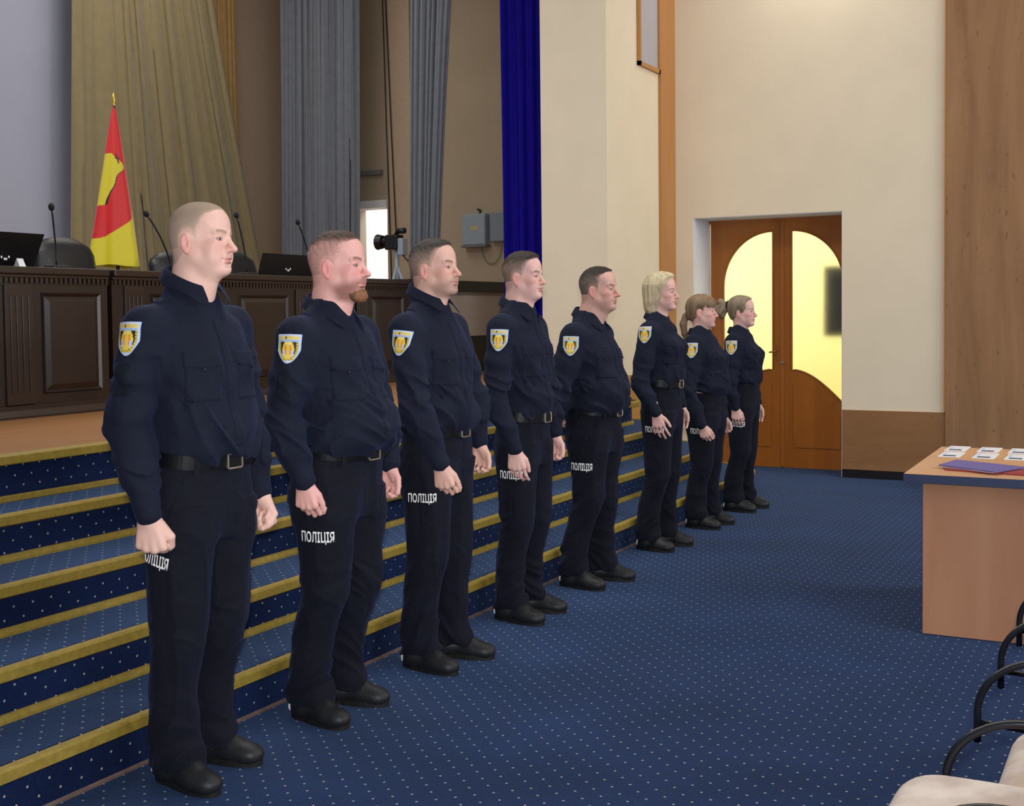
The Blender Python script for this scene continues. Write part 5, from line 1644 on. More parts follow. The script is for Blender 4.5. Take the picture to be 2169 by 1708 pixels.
HI = dict(fine=0.0024, hand=0.0032, cloth=0.0054, hair=0.0026, detail=True)
MID = dict(fine=0.0028, hand=0.0036, cloth=0.0070, hair=0.003, detail=True)
LOW = dict(fine=0.0036, hand=0.0042, cloth=0.0085, hair=0.0036, detail=True)
ONLY = None
PEOPLE = [
 dict(label='stocky man with shaved pale head and clenched fists, nearest in the line of officers', root=(-2.755, 2.958), H=1.866, W=1.06, D=1.08, res=HI, seed=3.0, collar_back=1.668,
      head=(0.032, 0, 1.744), hs=0.995, hyaw=0.2, nose=1.3,  face_w=1.03, chub=1.0, hair='buzz', haircol=(160, 140, 122), sidecol=(164, 144, 128), scalp=(170, 146, 130), scalpa=0.7, hl=0.0014, fade=0.8,
      skin=(228, 186, 172), brow=(118, 86, 66), browa=0.65, belt=1.04, bx=-0.005, lean=-0.015, shy=0.205, arm=1.01, zsh=1.465,
      Rel=(-0.050, -0.256, 1.165), Rwr=(0.022, -0.255, 0.905), Lel=(-0.04, 0.262, 1.165), Lwr=(0.02, 0.268, 0.905), Rhd=(0.06, 0.02, -1), Lhd=(0.05, 0, -1), Rpose='fist', Lpose='fist', Rroll=0.35, Lroll=-0.3,
      hand=1.15, kneex=-0.012, kneey=0.100, ankx=(-0.035, -0.085), anky=0.104, toe=(-0.12, 0.2), foot=1.02, belly=0.012, leg=1.08, patch=(-0.020, -0.30, 1.437), velcro=True, text=(-0.028, -0.2, 0.738), text_n=(0.2, -1, 0), text_up=(0.22, 0, 1), text_w=0.125, neck=0.062),
 dict(label='broad man with ginger beard and reddish shaved sides, second from the nearest', root=(-2.717, 3.651), H=1.814, W=1.10, D=1.14, res=HI, seed=11.0,
      head=(0.022, 0, 1.680), hs=1.025, hyaw=0.15, nose=1.2, face_w=1.02, chub=0.8, hair='short', haircol=(64, 44, 34), sidecol=(190, 146, 136), scalp=(190, 140, 132), scalpa=0.4, hl=0.008, fade=0.7, beard=True,
      kz=(0.07, 0.105), stubble=((116, 68, 54), 0.65), skin=(226, 172, 164), red=(214, 112, 112), brow=(88, 58, 44), belt=0.992, bx=0.0, lean=-0.02, shy=0.205, arm=1.04, zsh=1.425,
      Rel=(-0.04, -0.264, 1.115), Rwr=(0.045, -0.268, 0.925), Lel=(-0.02, 0.29, 1.13), Lwr=(0.045, 0.27, 0.925), Rhd=(0.10, 0.03, -1), Lhd=(0.05, 0, -1), Rpose='curl', Lpose='curl', Rroll=0.15,
      kneex=0.01, kneey=0.105, ankx=(-0.07, -0.085), anky=0.11, toe=(-0.15, 0.2), belly=0.030, leg=1.08, patch=(0.0, -0.30, 1.385), velcro=True, text=(0.045, -0.2, 0.70), text_w=0.125, neck=0.064, crotch=0.79),
 dict(label='man with short dark hair and stubble, arm reaching forward, third from the nearest', root=(-2.744, 4.379), H=1.814, W=1.0, D=1.02, res=MID, seed=17.0,
      collar_back=1.635, trap=0.10, head=(0.012, 0, 1.690), hs=0.995, nose=1.2, tilt=0.06, hair='short', haircol=(50, 42, 38), sidecol=(142, 122, 110), scalp=(130, 108, 98), scalpa=0.4, hl=0.010, fade=0.5, stubble=((120, 98, 88), 0.45),
      skin=(220, 176, 160), brow=(70, 52, 44), belt=1.005, bx=0.005, lean=-0.02, shy=0.195, arm=0.99, zsh=1.435,
      Rel=(0.075, -0.268, 1.115), Rwr=(0.175, -0.255, 0.905), Lel=(0.03, 0.265, 1.14), Lwr=(0.07, 0.25, 0.935), Rhd=(0.22, 0.03, -1), Lhd=(0.12, 0, -1), Rpose='curl', Lpose='curl', Rroll=0.1,
      kneex=0.01, kneey=0.10, ankx=(-0.025, 0.0), anky=0.11, toe=(-0.1, 0.2), belly=0.01, leg=1.03, patch=(0.01, -0.29, 1.385), patch_up=(0.08, 0, 1), text=(0.050, -0.2, 0.735), text_w=0.12),
 dict(label='slim young man with dark quiff and silver belt buckle, fourth from the nearest', root=(-2.764, 5.247), H=1.80, W=0.93, D=0.94, res=MID, seed=23.0,
      head=(0.0, 0, 1.676), hs=0.945, face_w=0.96, hair='short', quiff=True, haircol=(48, 38, 32), sidecol=(140, 120, 108), scalp=(140, 116, 104), scalpa=0.35, hl=0.013, fade=0.5,
      skin=(226, 182, 172), brow=(78, 56, 46), belt=0.992, bx=-0.012, lean=-0.02, shy=0.180, arm=0.94, zsh=1.425,
      Rel=(-0.03, -0.245, 1.085), Rwr=(0.055, -0.232, 0.865), Lel=(0.0, 0.245, 1.10), Lwr=(0.04, 0.235, 0.895), Rhd=(0.12, 0.03, -1), Lhd=(0.05, 0, -1), Rpose='relaxed', Lpose='curl', Rroll=0.25,
      kneex=0.008, kneey=0.095, ankx=(-0.045, -0.05), anky=0.105, toe=(-0.1, 0.2), leg=0.97, patch=(-0.01, -0.27, 1.375), text_n=(0.15, -1, 0), text=(0.005, -0.2, 0.72), text_w=0.12, neck=0.055),
 dict(label='older man with receding dark hair holding both hands behind his back', root=(-2.766, 6.052), H=1.748, W=1.02, D=1.08, res=MID, seed=31.0,
      head=(0.040, 0, 1.622), hs=0.985, face_w=0.98, hair='short', recede=0.018, haircol=(44, 36, 32), sidecol=(110, 98, 90), scalp=(150, 120, 106), scalpa=0.3, hl=0.008, fade=0.4, stubble=((150, 122, 112), 0.2),
      skin=(212, 166, 152), brow=(66, 48, 42), nose=1.5, belt=0.958, bx=0.0, lean=-0.025, shy=0.192, arm=1.0, zsh=1.372,
      Rel=(-0.095, -0.265, 1.06), Rwr=(-0.165, -0.060, 0.945), Lel=(-0.09, 0.265, 1.06), Lwr=(-0.175, 0.04, 0.915), Rhd=(-0.05, 0.9, -0.3), Lhd=(-0.05, -0.9, -0.3), Rpose='curl', Lpose='curl',
      kneex=0.008, kneey=0.10, ankx=(-0.075, -0.02), anky=0.12, toe=(-0.12, 0.15), belly=0.018, patch=(-0.01, -0.29, 1.325), text_n=(0.15, -1, 0), text=(0.005, -0.2, 0.665), text_w=0.125, neck=0.058, behind=True),
 dict(label='woman with chin-length blonde bob and spread fingers on her thigh', root=(-2.803, 7.163), H=1.735, W=0.90, D=0.92, res=MID, seed=37.0, fem=True, bust=0.010,
      head=(0.005, 0, 1.618), hs=0.95, face_w=0.94, hair='bob', haircol=(222, 208, 170), sidecol=(166, 150, 120), scalp=(150, 124, 100), scalpa=0.4,
      skin=(222, 178, 168), lip=(178, 92, 96), brow=(112, 84, 70), belt=1.045, bx=0.0, lean=-0.015, shy=0.165, arm=0.90, zsh=1.372,
      Rel=(-0.06, -0.228, 1.05), Rwr=(0.04, -0.215, 0.885), Lel=(-0.02, 0.225, 1.06), Lwr=(0.05, 0.205, 0.90), Rhd=(0.22, 0.03, -1), Lhd=(0.1, 0, -1), Rpose='spread', Lpose='relaxed', Rroll=0.1, hand=0.92,
      kneex=0.005, kneey=0.09, ankx=(-0.06, -0.02), anky=0.10, toe=(-0.1, 0.12), foot=0.92, leg=0.95, patch=(-0.02, -0.25, 1.36), patch_w=0.085, text_n=(0.15, -1, 0), text=(0.012, -0.18, 0.765), text_w=0.12, crotch=0.80, cdx=0.0, earring=True),
 dict(label='woman with fringe and light brown ponytail, second from the far end of the line', root=(-2.820, 8.03), H=1.622, W=0.95, D=1.02, res=LOW, seed=41.0, fem=True, bust=0.014,
      head=(-0.022, 0, 1.494), hs=0.94, face_w=0.94, hyaw=0.2, hair='ponytail', haircol=(160, 134, 104), sidecol=(92, 74, 58), scalp=(130, 104, 84), scalpa=0.4,
      skin=(218, 174, 164), brow=(120, 92, 76), belt=0.925, bx=0.0, lean=-0.02, shy=0.165, arm=0.93, zsh=1.272,
      Rel=(-0.045, -0.230, 0.955), Rwr=(0.045, -0.218, 0.735), Lel=(-0.01, 0.225, 0.96), Lwr=(0.06, 0.205, 0.76), Rhd=(0.35, 0.03, -1), Lhd=(0.2, 0, -1), Rpose='curl', Lpose='curl', Rroll=0.0, hand=0.9,
      kneex=0.005, kneey=0.09, ankx=(-0.035, -0.01), anky=0.10, toe=(-0.1, 0.12), foot=0.92, leg=0.94, belly=0.01, patch=(-0.015, -0.25, 1.235), patch_w=0.085, text_n=(0.15, -1, 0), text=(0.012, -0.18, 0.675), text_w=0.12, crotch=0.72, show_belt=False, earring=True),
 dict(label='woman with blonde hair in a black scrunchie, farthest of the line', root=(-2.805, 8.81), H=1.612, W=0.88, D=0.92, res=LOW, seed=47.0, fem=True, bust=0.010,
      head=(0.005, 0, 1.490), hs=0.93, face_w=0.93, hair='puff', haircol=(168, 150, 124), sidecol=(104, 90, 76), scalp=(150, 124, 100), scalpa=0.4,
      skin=(222, 180, 170), brow=(110, 84, 70), belt=0.955, bx=0.005, lean=-0.015, shy=0.158, arm=0.88, zsh=1.265,
      Rel=(-0.03, -0.215, 0.955), Rwr=(0.010, -0.205, 0.795), Lel=(0.0, 0.215, 0.96), Lwr=(0.05, 0.205, 0.80), Rhd=(0.12, 0.03, -1), Lhd=(0.1, 0, -1), Rpose='relaxed', Lpose='relaxed', Rroll=0.2, hand=0.9,
      kneex=0.005, kneey=0.085, ankx=(-0.04, -0.01), anky=0.10, toe=(-0.1, 0.12), foot=0.92, leg=0.93, patch=(-0.01, -0.24, 1.23), patch_w=0.085, text_n=(0.15, -1, 0), text=(0.01, -0.18, 0.655), text_w=0.12, crotch=0.73, show_belt=False, earring=True),
]
import time as _t
for P in PEOPLE:
    if ONLY is not None and P['seed'] not in ONLY:
        continue
    _t0 = _t.time()
    officer(P)
    print('officer', P['seed'], round(_t.time() - _t0, 1))
# ------------------------------------------------------------------ things on the stage
def local(root, m):
    return m
DKX = -5.6
def desk(label, y0, y1, panels, pilasters, left_end=True):
    root = empty('presidium_desk', (DKX, (y0 + y1) / 2, ZS), label, 'desk', 'dark wood presidium desks on the stage')
    o = (y0 + y1) / 2
    L = lambda y: y - o
    MB().box(-0.62, 0, L(y0), L(y1), 0.0, 0.745).build('body', M['dark_wood'], root)
    MB().box(-0.64, 0.030, L(y0), L(y1), 0.80, 0.842, 0.008).build('desktop', M['dark_wood_h'], root)
    cn = MB().box(-0.63, 0.018, L(y0), L(y1), 0.782, 0.80, 0.004)
    cn.box(-0.63, 0.004, L(y0), L(y1), 0.742, 0.782)
    n = int((y1 - y0) / 0.034)
    for i in range(n):
        y = L(y0) + (i + 0.25) * (y1 - y0) / n
        cn.box(0.004, 0.018, y, y + 0.019, 0.752, 0.782)
    cn.build('dentil_moulding', M['dark_wood_h'], root)
    bs_ = MB().prism([(0.0, 0.0), (0.034, 0.0), (0.034, 0.012), (0.026, 0.045), (0.012, 0.058), (0.012, 0.07), (0.0, 0.075)], L(y0), L(y1), 'Y')
    bs_.build('base_moulding', M['dark_wood_h'], root)
    for a, b in panels:
        f = MB()
        z0, z1 = 0.125, 0.70
        w = 0.022
        def rim(yy0, yy1, zz0, zz1, yb0, yb1, zb0, zb1, x0, x1):
            O = [(x0, L(yy0), zz0), (x0, L(yy1), zz0), (x0, L(yy1), zz1), (x0, L(yy0), zz1)]
            I = [(x1, L(yb0), zb0), (x1, L(yb1), zb0), (x1, L(yb1), zb1), (x1, L(yb0), zb1)]
            V = [f.bm.verts.new(p) for p in O + I]
            for q in range(4):
                f.bm.faces.new((V[q], V[(q + 1) % 4], V[4 + (q + 1) % 4], V[4 + q]))
            return V
        rim(a, b, z0, z1, a + 0.008, b - 0.008, z0 + 0.008, z1 - 0.008, 0.0, 0.016)
        rim(a + 0.008, b - 0.008, z0 + 0.008, z1 - 0.008, a + w, b - w, z0 + w, z1 - w, 0.016, 0.002)
        V = rim(a + w, b - w, z0 + w, z1 - w, a + w + 0.03, b - w - 0.03, z0 + w + 0.03, z1 - w - 0.03, 0.002, 0.014)
        f.bm.faces.new(V[4:])
        f.build('raised_panel', M['dark_wood'], root)
    for a, b in pilasters:
        f = MB().box(0.0, 0.014, L(a), L(b), 0.075, 0.745, 0.003)
        k = 4
        for q in range(k):
            yc = L(a) + (q + 0.9) * (b - a) / (k + 0.8)
            f.tube([(0.014, yc, 0.14), (0.014, yc, 0.68)], 0.006, 8)
        f.build('fluted_pilaster', M['dark_wood_h'], root, smooth=False)
    return root
desk('dark carved presidium desk at the left edge, fluted strip and one full panel', 3.0, 5.25, [(3.1, 3.55), (3.92, 4.42), (4.76, 5.19)], [(3.62, 3.84), (4.51, 4.70)])
desk('long dark carved presidium desk behind the three nearest officers', 5.285, 8.62, [(5.60, 6.02), (6.42, 6.94), (7.26, 7.72), (7.98, 8.44)], [(5.38, 5.54), (6.12, 6.30), (7.03, 7.2), (7.78, 7.92)])
c2 = empty('side_counter', (-5.7, 9.5, ZS), 'counter with black top and pale birch front near the blue curtain', 'counter')
MB().box(-0.6, 0.02, -0.84, 0.90, 0.755, 0.855, 0.004).build('counter_top', M['black'], c2)
MB().box(-0.02, 0.0, -0.80, 0.88, 0.345, 0.74, 0.003).build('front_panel', M['birch'], c2)
MB().box(-0.02, 0.008, -0.82, 0.89, 0.725, 0.757, 0.003).build('panel_trim', mat('grey_brown_trim', (104, 94, 88)), c2)
MB().box(-0.58, -0.05, -0.80, 0.88, 0.0, 0.345).build('plinth', M['black'], c2)
MB().box(-0.58, -0.02, -0.80, 0.88, 0.345, 0.756).build('carcass', M['dark_wood'], c2)

def office_chair(loc, label, w=0.5, h=0.93, rz=0.0):
    root = empty('office_chair', loc, label, 'chair', 'black leather chairs behind the presidium desk', rz)
    bk = MB()
    rows = []
    # padded backrest, wide rounded top; front faces +x
    for side, off in ((0, 0.045), (1, -0.035)):
        for j in range(13):
            t = j / 12
            z = 0.50 + (h - 0.50) * t
            hw = w / 2 * (1 - 0.02 * t - 0.42 * max(0, (t - 0.82) / 0.18) ** 2.6)
            row = []
            for i in range(13):
                s_ = i / 12 * 2 - 1
                e = 1 - abs(s_) ** 6
                row.append((-0.26 - 0.10 * t + (off if side == 0 else off) * e * (1 - 0.9 * max(0, (t - 0.9) / 0.1)) + 0.02 * (1 - s_ * s_) * (1 if side == 0 else 0.4), hw * s_, z - 0.02 * abs(s_) ** 3 * t))
            rows.append(row)
    bk.grid(rows[:13]); bk.grid(rows[13:])
    bmesh.ops.holes_fill(bk.bm, edges=[e for e in bk.bm.edges if e.is_boundary]) if False else None
    # close the rim
    F0, F1 = rows[:13], rows[13:]
    def strip(A_, B_):
        bk.grid([A_, B_])
    strip(F0[0], F1[0]); strip(F0[-1], F1[-1]); strip([r_[0] for r_ in F0], [r_[0] for r_ in F1]); strip([r_[-1] for r_ in F0], [r_[-1] for r_ in F1])
    bmesh.ops.remove_doubles(bk.bm, verts=bk.bm.verts, dist=0.0005)
    bk.build('backrest', M['leather'], root, smooth=True)
    MB().box(-0.26, 0.24, -0.25, 0.25, 0.42, 0.52, 0.035, 4).build('seat', M['leather'], root, smooth=True)
    for sd in (-1, 1):
        MB().tube([(-0.24, sd * 0.28, 0.52), (-0.22, sd * 0.29, 0.68), (-0.05, sd * 0.29, 0.70), (0.12, sd * 0.29, 0.69), (0.16, sd * 0.28, 0.62), (0.12, sd * 0.27, 0.48)], 0.022, 10).build('armrest', M['leather'], root, smooth=True)
    MB().tube([(0, 0, 0.08), (0, 0, 0.42)], 0.03, 12).build('gas_lift', M['black'], root, smooth=True)
    f = MB()
    for q in range(5):
        a = q * 2 * PI / 5
        f.tube([(0, 0, 0.10), (0.30 * math.cos(a), 0.30 * math.sin(a), 0.055)], [0.026, 0.016], 8)
        f.lathe([(0.0, -0.027), (0.018, -0.024), (0.027, 0), (0.018, 0.024), (0.0, 0.027)], c=(0.30 * math.cos(a), 0.30 * math.sin(a), 0.0275), n=10)
    f.build('star_base', M['black'], root, smooth=True)
    return root
office_chair((-6.62, 6.13, ZS), 'black leather chair with wide rounded back left of the flag', 0.58, 1.13)
office_chair((-6.62, 7.20, ZS), 'black leather chair mostly hidden behind the shaven-headed officer', 0.50, 1.07)
office_chair((-6.62, 7.96, ZS), 'black leather chair back seen right of the shaven head', 0.52, 1.09)

def laptop(loc, label, w, rz=0.0, d=0.26, tiltx=0.10, h=0.20):
    root = empty('laptop', loc, label, 'laptop', 'black laptops on the presidium desk', rz)
    MB().box(-0.26, 0.0, -w / 2, w / 2, 0.0, 0.016, 0.004).build('keyboard_base', M['black'], root)
    s = MB().prism([(0.0, 0.014), (0.010, 0.014), (tiltx + 0.008, h), (tiltx, h)], -w / 2, w / 2, 'Y')
    lid = s.build('lid', M['black'], root)
    st = MB()
    for y, z in ((0.0, 0.0), (0.012, 0.0), (-0.02, 0.010), (0.03, 0.012)):
        st.box(tiltx * 0.3 + 0.012, tiltx * 0.3 + 0.016, y - 0.004, y + 0.005, 0.045 + z, 0.058 + z)
    st.build('lid_marks', M['white'], lid)
    return root
laptop((-5.86, 4.70, ZS + 0.8425), 'black laptop lid at the left edge of the desk', 0.46)
laptop((-5.86, 7.24, ZS + 0.8425), 'black laptop lid with small white marks behind the bearded officer', 0.62, h=0.17, tiltx=0.05)
nc = empty('name_card', (-5.78, 4.775, ZS + 0.8425), 'folded white name card standing beside the left laptop', 'card')
_c = MB().prism([(-0.03, 0), (0.03, 0), (0.0, 0.055)], -0.022, 0.022, 'Y')
_c.build('card', M['white_card'], nc)

def gooseneck(base, head, label):
    root = empty('gooseneck_microphone', base, label, 'microphone', 'gooseneck microphones on the presidium desk')
    b = Vector(base); h = Vector(head) - b
    MB().box(-0.05, 0.05, -0.06, 0.06, 0, 0.028, 0.008).build('base', M['black'], root)
    pts = []
    for i in range(13):
        t = i / 12
        bulge = math.sin(t * PI) * 0.05
        pts.append((h.x * t ** 1.3, h.y * t ** 1.4, 0.025 + (h.z - 0.025) * t + bulge * 0.3))
    MB().tube(pts, 0.0055, 8).build('gooseneck', M['tube'], root, smooth=True)
    d = (Vector(pts[-1]) - Vector(pts[-2])).normalized()
    p = Vector(pts[-1])
    MB().tube([p - d * 0.01, p, p + d * 0.02, p + d * 0.035], [0.008, 0.017, 0.018, 0.009], 12).build('windscreen', M['black_cloth'], root, smooth=True)
    return root
zt = ZS + 0.8425
gooseneck((-5.9, 5.14, zt), (-5.86, 5.08, 2.15), 'gooseneck microphone with its head above the left chair')
gooseneck((-5.9, 6.10, zt), (-5.88, 5.87, 2.165), 'gooseneck microphone leaning left, just right of the flag')
gooseneck((-5.9, 6.86, zt), (-5.88, 6.74, 2.21), 'gooseneck microphone before the khaki curtain edge, right of the shaven head')
gooseneck((-5.9, 7.62, zt), (-5.88, 7.44, 2.205), 'gooseneck microphone in front of the wide grey curtain')

# flag on its stand
fg = empty('flag', (-7.3, 6.96, ZS), 'furled red and yellow flag with gold finial behind the desk', 'flag')
MB().lathe([(0.0, 0), (0.19, 0), (0.19, 0.02), (0.05, 0.05), (0.03, 0.12), (0.0, 0.12)], n=28).build('stand', M['gold'], fg, smooth=False)
MB().tube([(0, 0, 0.1), (0, 0, 2.21)], 0.014, 12).build('pole', M['dark_wood'], fg, smooth=True)
MB().lathe([(0.0, 2.20), (0.012, 2.205), (0.016, 2.225), (0.010, 2.24), (0.018, 2.26), (0.010, 2.30), (0.0, 2.325)], n=14).build('finial', M['gold'], fg, smooth=True)
rows, colr = [], []
NZ, NA = 220, 220
zt_, zb_ = 2.215, 0.955
for j in range(NZ + 1):
    t = j / NZ
    z = zt_ + (zb_ - zt_) * t
    r = 0.012 + 0.205 * t ** 0.92
    row = []
    for i in range(NA):
        a = 2 * PI * i / NA
        rr = r * (1 + 0.16 * math.sin(a * 3 + 1.1) * t + 0.07 * math.sin(a * 7 + 0.6) * t)
        row.append((rr * math.cos(a) * 0.75, rr * math.sin(a) - 0.02 * t, z - 0.008 * t * math.sin(a * 3 + 1.1)))
        # colours: red above a slanting line, yellow below, yellow emblem with dark outline on the left
        u_ = math.sin(a)
        front = math.cos(a) > -0.25
        c = (196, 24, 28)
        if t > 0.725 - 0.105 * u_:
            c = (204, 190, 26)
        elif front:
            rgt = -0.9 + 1.12 * math.exp(-((t - 0.375) / 0.048) ** 2) + 0.42 * math.exp(-((t - 0.47) / 0.075) ** 2)
            if 0.30 < t < 0.625 and u_ < rgt:
                c = (200, 186, 40)
                if u_ > rgt - 0.07 and t > 0.36:
                    c = (26, 20, 18)
            if 0.30 < t < 0.36 and abs(u_ + 0.35 - (t - 0.33) * 4) < 0.07 or (0.325 < t < 0.335 and -0.55 < u_ < -0.1):
                c = (40, 34, 20)
        colr.append(lin(c))
    rows.append(row)
V = np.array([p for r_ in rows for p in r_])
Q = np.array([(j * NA + i, j * NA + (i + 1) % NA, (j + 1) * NA + (i + 1) % NA, (j + 1) * NA + i) for j in range(NZ) for i in range(NA)])
fc = link(bpy.data.objects.new('flag_cloth', make_mesh('flag_cloth', V, Q[:, ::-1], attr_mat('satin_flag_cloth', rough=0.45, spec=0.4, var=0.05, sheen=0.3), np.array(colr))), fg)
md = fc.modifiers.new('thickness', 'SOLIDIFY'); md.thickness = 0.002

# video camera on a tripod near the side doorway
vc = empty('video_camera', (-7.25, 10.8, ZS), 'black video camera on a grey tripod before the side doorway', 'camera')
MB().box(-0.09, 0.07, -0.07, 0.07, 1.24, 1.40, 0.015).build('camera_body', M['black'], vc)
MB().tube([(-0.09, 0, 1.33), (-0.15, 0, 1.33), (-0.15, 0, 1.33), (-0.22, 0, 1.33)], [0.045, 0.045, 0.07, 0.085], 16).build('lens', M['black'], vc, smooth=False)
MB().tube([(0.0, 0, 1.40), (0.05, 0, 1.44), (0.13, 0, 1.44)], [0.012, 0.03, 0.03], 12).build('viewfinder', M['black'], vc, smooth=True)
MB().box(0.06, 0.13, -0.05, 0.05, 1.18, 1.36, 0.01).build('mount', M['grey_metal'], vc)
MB().tube([(0.02, 0, 1.24), (0.02, 0, 0.72)], 0.022, 12).build('centre_column', M['grey_metal'], vc, smooth=True)
MB().tube([(0.06, 0, 1.22), (0.22, -0.06, 1.10)], 0.009, 8).build('pan_handle', M['tube'], vc, smooth=True)
for q in range(3):
    a = q * 2 * PI / 3 + 0.4
    MB().tube([(0.02, 0, 1.08), (0.02 + 0.38 * math.cos(a), 0.38 * math.sin(a), 0.014)], [0.018, 0.012], 10).build('tripod_leg', M['grey_metal'], vc, smooth=True)

# ------------------------------------------------------------------ award table at the right
tb = empty('table', (-0.2, 6.26, 0), 'beech laminate table with navy edge at the right, holding cards and a folder', 'table')
TB = lambda x: x + 0.2
tp = MB().prism([(-1.048 + 0.2, 5.666 - 6.26), (1.0, 5.655 - 6.26), (1.0, 6.85 - 6.26), (-1.069 + 0.2, 6.852 - 6.26)], 0.7505, 0.752)
tp.build('laminate_surface', M['beech_top'], tb)
MB().prism([(-1.05 + 0.2, 5.664 - 6.26), (1.002, 5.653 - 6.26), (1.002, 6.852 - 6.26), (-1.071 + 0.2, 6.854 - 6.26)], 0.712, 0.7505).build('tabletop', M['navy_edge'], tb)
MB().box(-0.98 + 0.2, 0.9, 5.756 - 6.26, 5.776 - 6.26, 0.004, 0.712, 0.001).build('front_panel', M['beech'], tb)
MB().box(-0.98 + 0.2, -0.955 + 0.2, 5.776 - 6.26, 6.78 - 6.26, 0.004, 0.712, 0.001).build('side_panel', M['beech'], tb)
MB().box(0.875, 0.9, 5.776 - 6.26, 6.78 - 6.26, 0.004, 0.712, 0.001).build('side_panel', M['beech'], tb)
def badge(x, y, rz, label):
    root = empty('id_card', (x, y, 0.7522), label, 'card', 'clear cases with white cards on the table', rz)
    MB().box(-0.052, 0.052, -0.115, 0.115, 0, 0.004, 0.0015).build('case', M['white_card'], root)
    MB().box(-0.030, 0.030, -0.090, -0.06, 0.004, 0.0065, 0.001).build('clip', mat('dark_clip', (60, 76, 104), rough=0.35), root)
    MB().box(-0.034, -0.026, -0.02, 0.04, 0.004, 0.008, 0.001).build('pin', mat('pale_blue_gloss', (190, 214, 255), rough=0.2), root)
for nm, xf_, xn in (('leftmost pair', -0.975, -0.962), ('middle pair', -0.815, -0.80), ('rightmost pair at the picture edge', -0.665, -0.652)):
    badge(xf_, 6.755, 0.0, 'white card in clear case, back one of the ' + nm)
    badge(xn, 6.475, 0.0, 'white card in clear case, front one of the ' + nm)
fo = empty('folder', (-0.77, 5.94, 0.7522), 'purple folder lying on a red one near the table edge', 'folder', None)
MB().prism([(-0.165, -0.035), (0.10, -0.195), (0.20, 0.04), (-0.12, 0.20)], 0.012, 0.018).build('cover', M['purple'], fo)
MB().prism([(-0.155, -0.04), (0.09, -0.18), (0.19, 0.045), (-0.11, 0.185)], 0.0085, 0.012).build('pages', M['white_card'], fo)
fr = tag(MB().prism([(-0.13, -0.10), (0.22, -0.16), (0.24, 0.06), (-0.11, 0.14)], 0.0, 0.008).build('folder', M['red_folder']), 'red folder under the purple folder on the table', 'folder')
fr.location = (-0.77, 5.94, 0.7522)

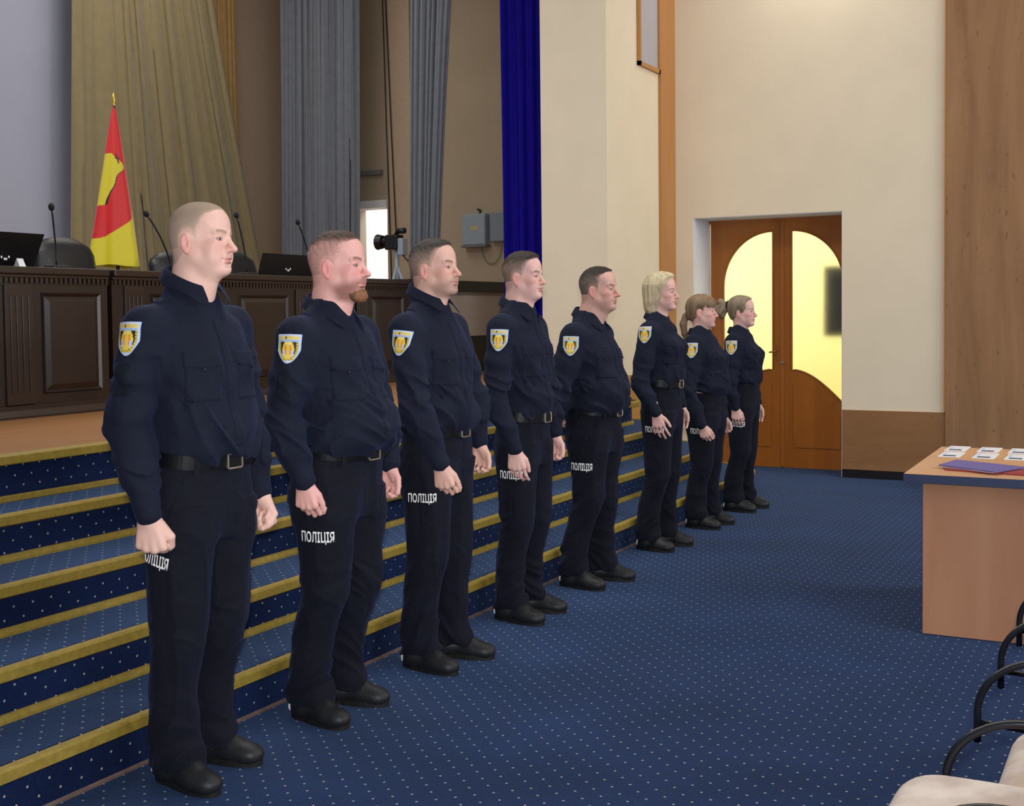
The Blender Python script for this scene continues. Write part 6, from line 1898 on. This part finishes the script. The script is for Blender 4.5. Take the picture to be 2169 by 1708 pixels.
# ------------------------------------------------------------------ audience chairs at the right edge (armrest hoops and velour seats)
def armchair(y, label, x=-0.33, dy=0.49, seat_back=0.0, sz=0.0):
    root = empty('armchair', (x + 0.25, y, 0), label, 'chair', 'beige velour chairs with black tube arms')
    w = dy
    # seat cushion with soft rounded front corners
    S = Field(axis_pts(-0.30, 0.30, [], 0.012), axis_pts(-w / 2 - 0.01, w / 2 + 0.01, [], 0.012), axis_pts(0.36, 0.53, [], 0.01))
    X, Y, Z = np.broadcast_arrays(S.xs[:, None, None], S.ys[None, :, None], S.zs[None, None, :])
    hw, hd = w / 2 - 0.028, 0.245
    qx = np.maximum(np.abs(X) - (hd - 0.085), 0); qy = np.maximum(np.abs(Y) - (hw - 0.085), 0)
    d2 = np.sqrt(qx ** 2 + qy ** 2) - 0.085
    top = 0.478 + 0.012 * (1 - (X / 0.25) ** 2) * (1 - (Y / 0.24) ** 2) - 0.02 * (X < -0.15) * ((X + 0.15) / 0.1) ** 2
    dz = np.maximum(Z - top, 0.395 - Z)
    S.D = smax(d2, dz, 0.045).astype(F32)
    V_, Q_ = S.mesh()
    V_[:, 0] += seat_back; V_[:, 2] += sz
    link(bpy.data.objects.new('seat', make_mesh('seat', V_, Q_, M['beige_velvet'])), root)
    B = Field(axis_pts(0.12, 0.40, [], 0.012), axis_pts(-w / 2 - 0.01, w / 2 + 0.01, [], 0.012), axis_pts(0.46, 0.95, [], 0.012))
    X, Y, Z = np.broadcast_arrays(B.xs[:, None, None], B.ys[None, :, None], B.zs[None, None, :])
    qz = np.maximum(np.abs(Z - 0.70) - (0.21 - 0.09), 0); qy = np.maximum(np.abs(Y) - (hw - 0.09), 0)
    d2 = np.sqrt(qz ** 2 + qy ** 2) - 0.09
    xc = 0.235 + (Z - 0.5) * 0.22
    B.D = smax(d2, np.abs(X - xc) - 0.034, 0.03).astype(F32)
    V_, Q_ = B.mesh()
    link(bpy.data.objects.new('backrest', make_mesh('backrest', V_, Q_, M['beige_velvet'])), root)
    MB().box(-0.20 + seat_back, 0.24, -hw + 0.03, hw - 0.03, 0.375 + sz, 0.396 + sz, 0.006).build('seat_shell', M['grey_shell'], root)
    for sd in (-1,):
        ys = sd * (w / 2)
        arm = [(-0.335, ys, 0.398)]
        for q in range(13):
            a = math.radians(180 - 90 * q / 12)
            arm.append((-0.335 + 0.17 + 0.17 * math.cos(a), ys, 0.475 + 0.145 * math.sin(a)))
        arm += [(0.05, ys, 0.635), (0.2, ys, 0.64), (0.27, ys, 0.62)]
        MB().tube(arm, 0.0092, 12).build('arm_hoop', M['tube'], root, smooth=True)
        MB().tube([(-0.33, ys, 0.448), (0.28, ys, 0.425)], 0.0075, 10).build('seat_rail', M['tube'], root, smooth=True)
    for sd in (-1, 1):
        yl = sd * (w / 2 - 0.045)
        MB().tube([(0.275, yl, 0.86), (0.285, yl, 0.62), (0.24, yl, 0.40), (0.36, yl, 0.0125)], 0.0125, 12).build('leg', M['tube'], root, smooth=True)
        MB().tube([(-0.02, yl, 0.37), (-0.06, yl, 0.22), (-0.10, yl, 0.0125)], 0.0125, 12).build('leg', M['tube'], root, smooth=True)
    return root
armchair(2.485, 'nearest beige velour chair, its seat filling the bottom right corner', seat_back=-0.18, sz=0.025)
armchair(2.975, 'beige velour chair second from the picture bottom, seat corner at right edge', seat_back=0.0)
armchair(3.475, 'tube-armed chair third from the picture bottom at the right edge', seat_back=0.03)
armchair(3.965, 'tube-armed chair fourth from the picture bottom, in front of the beech table', seat_back=0.03)
armchair(4.46, 'tube-armed chair farthest along the row, nearest the beech table', seat_back=0.03)
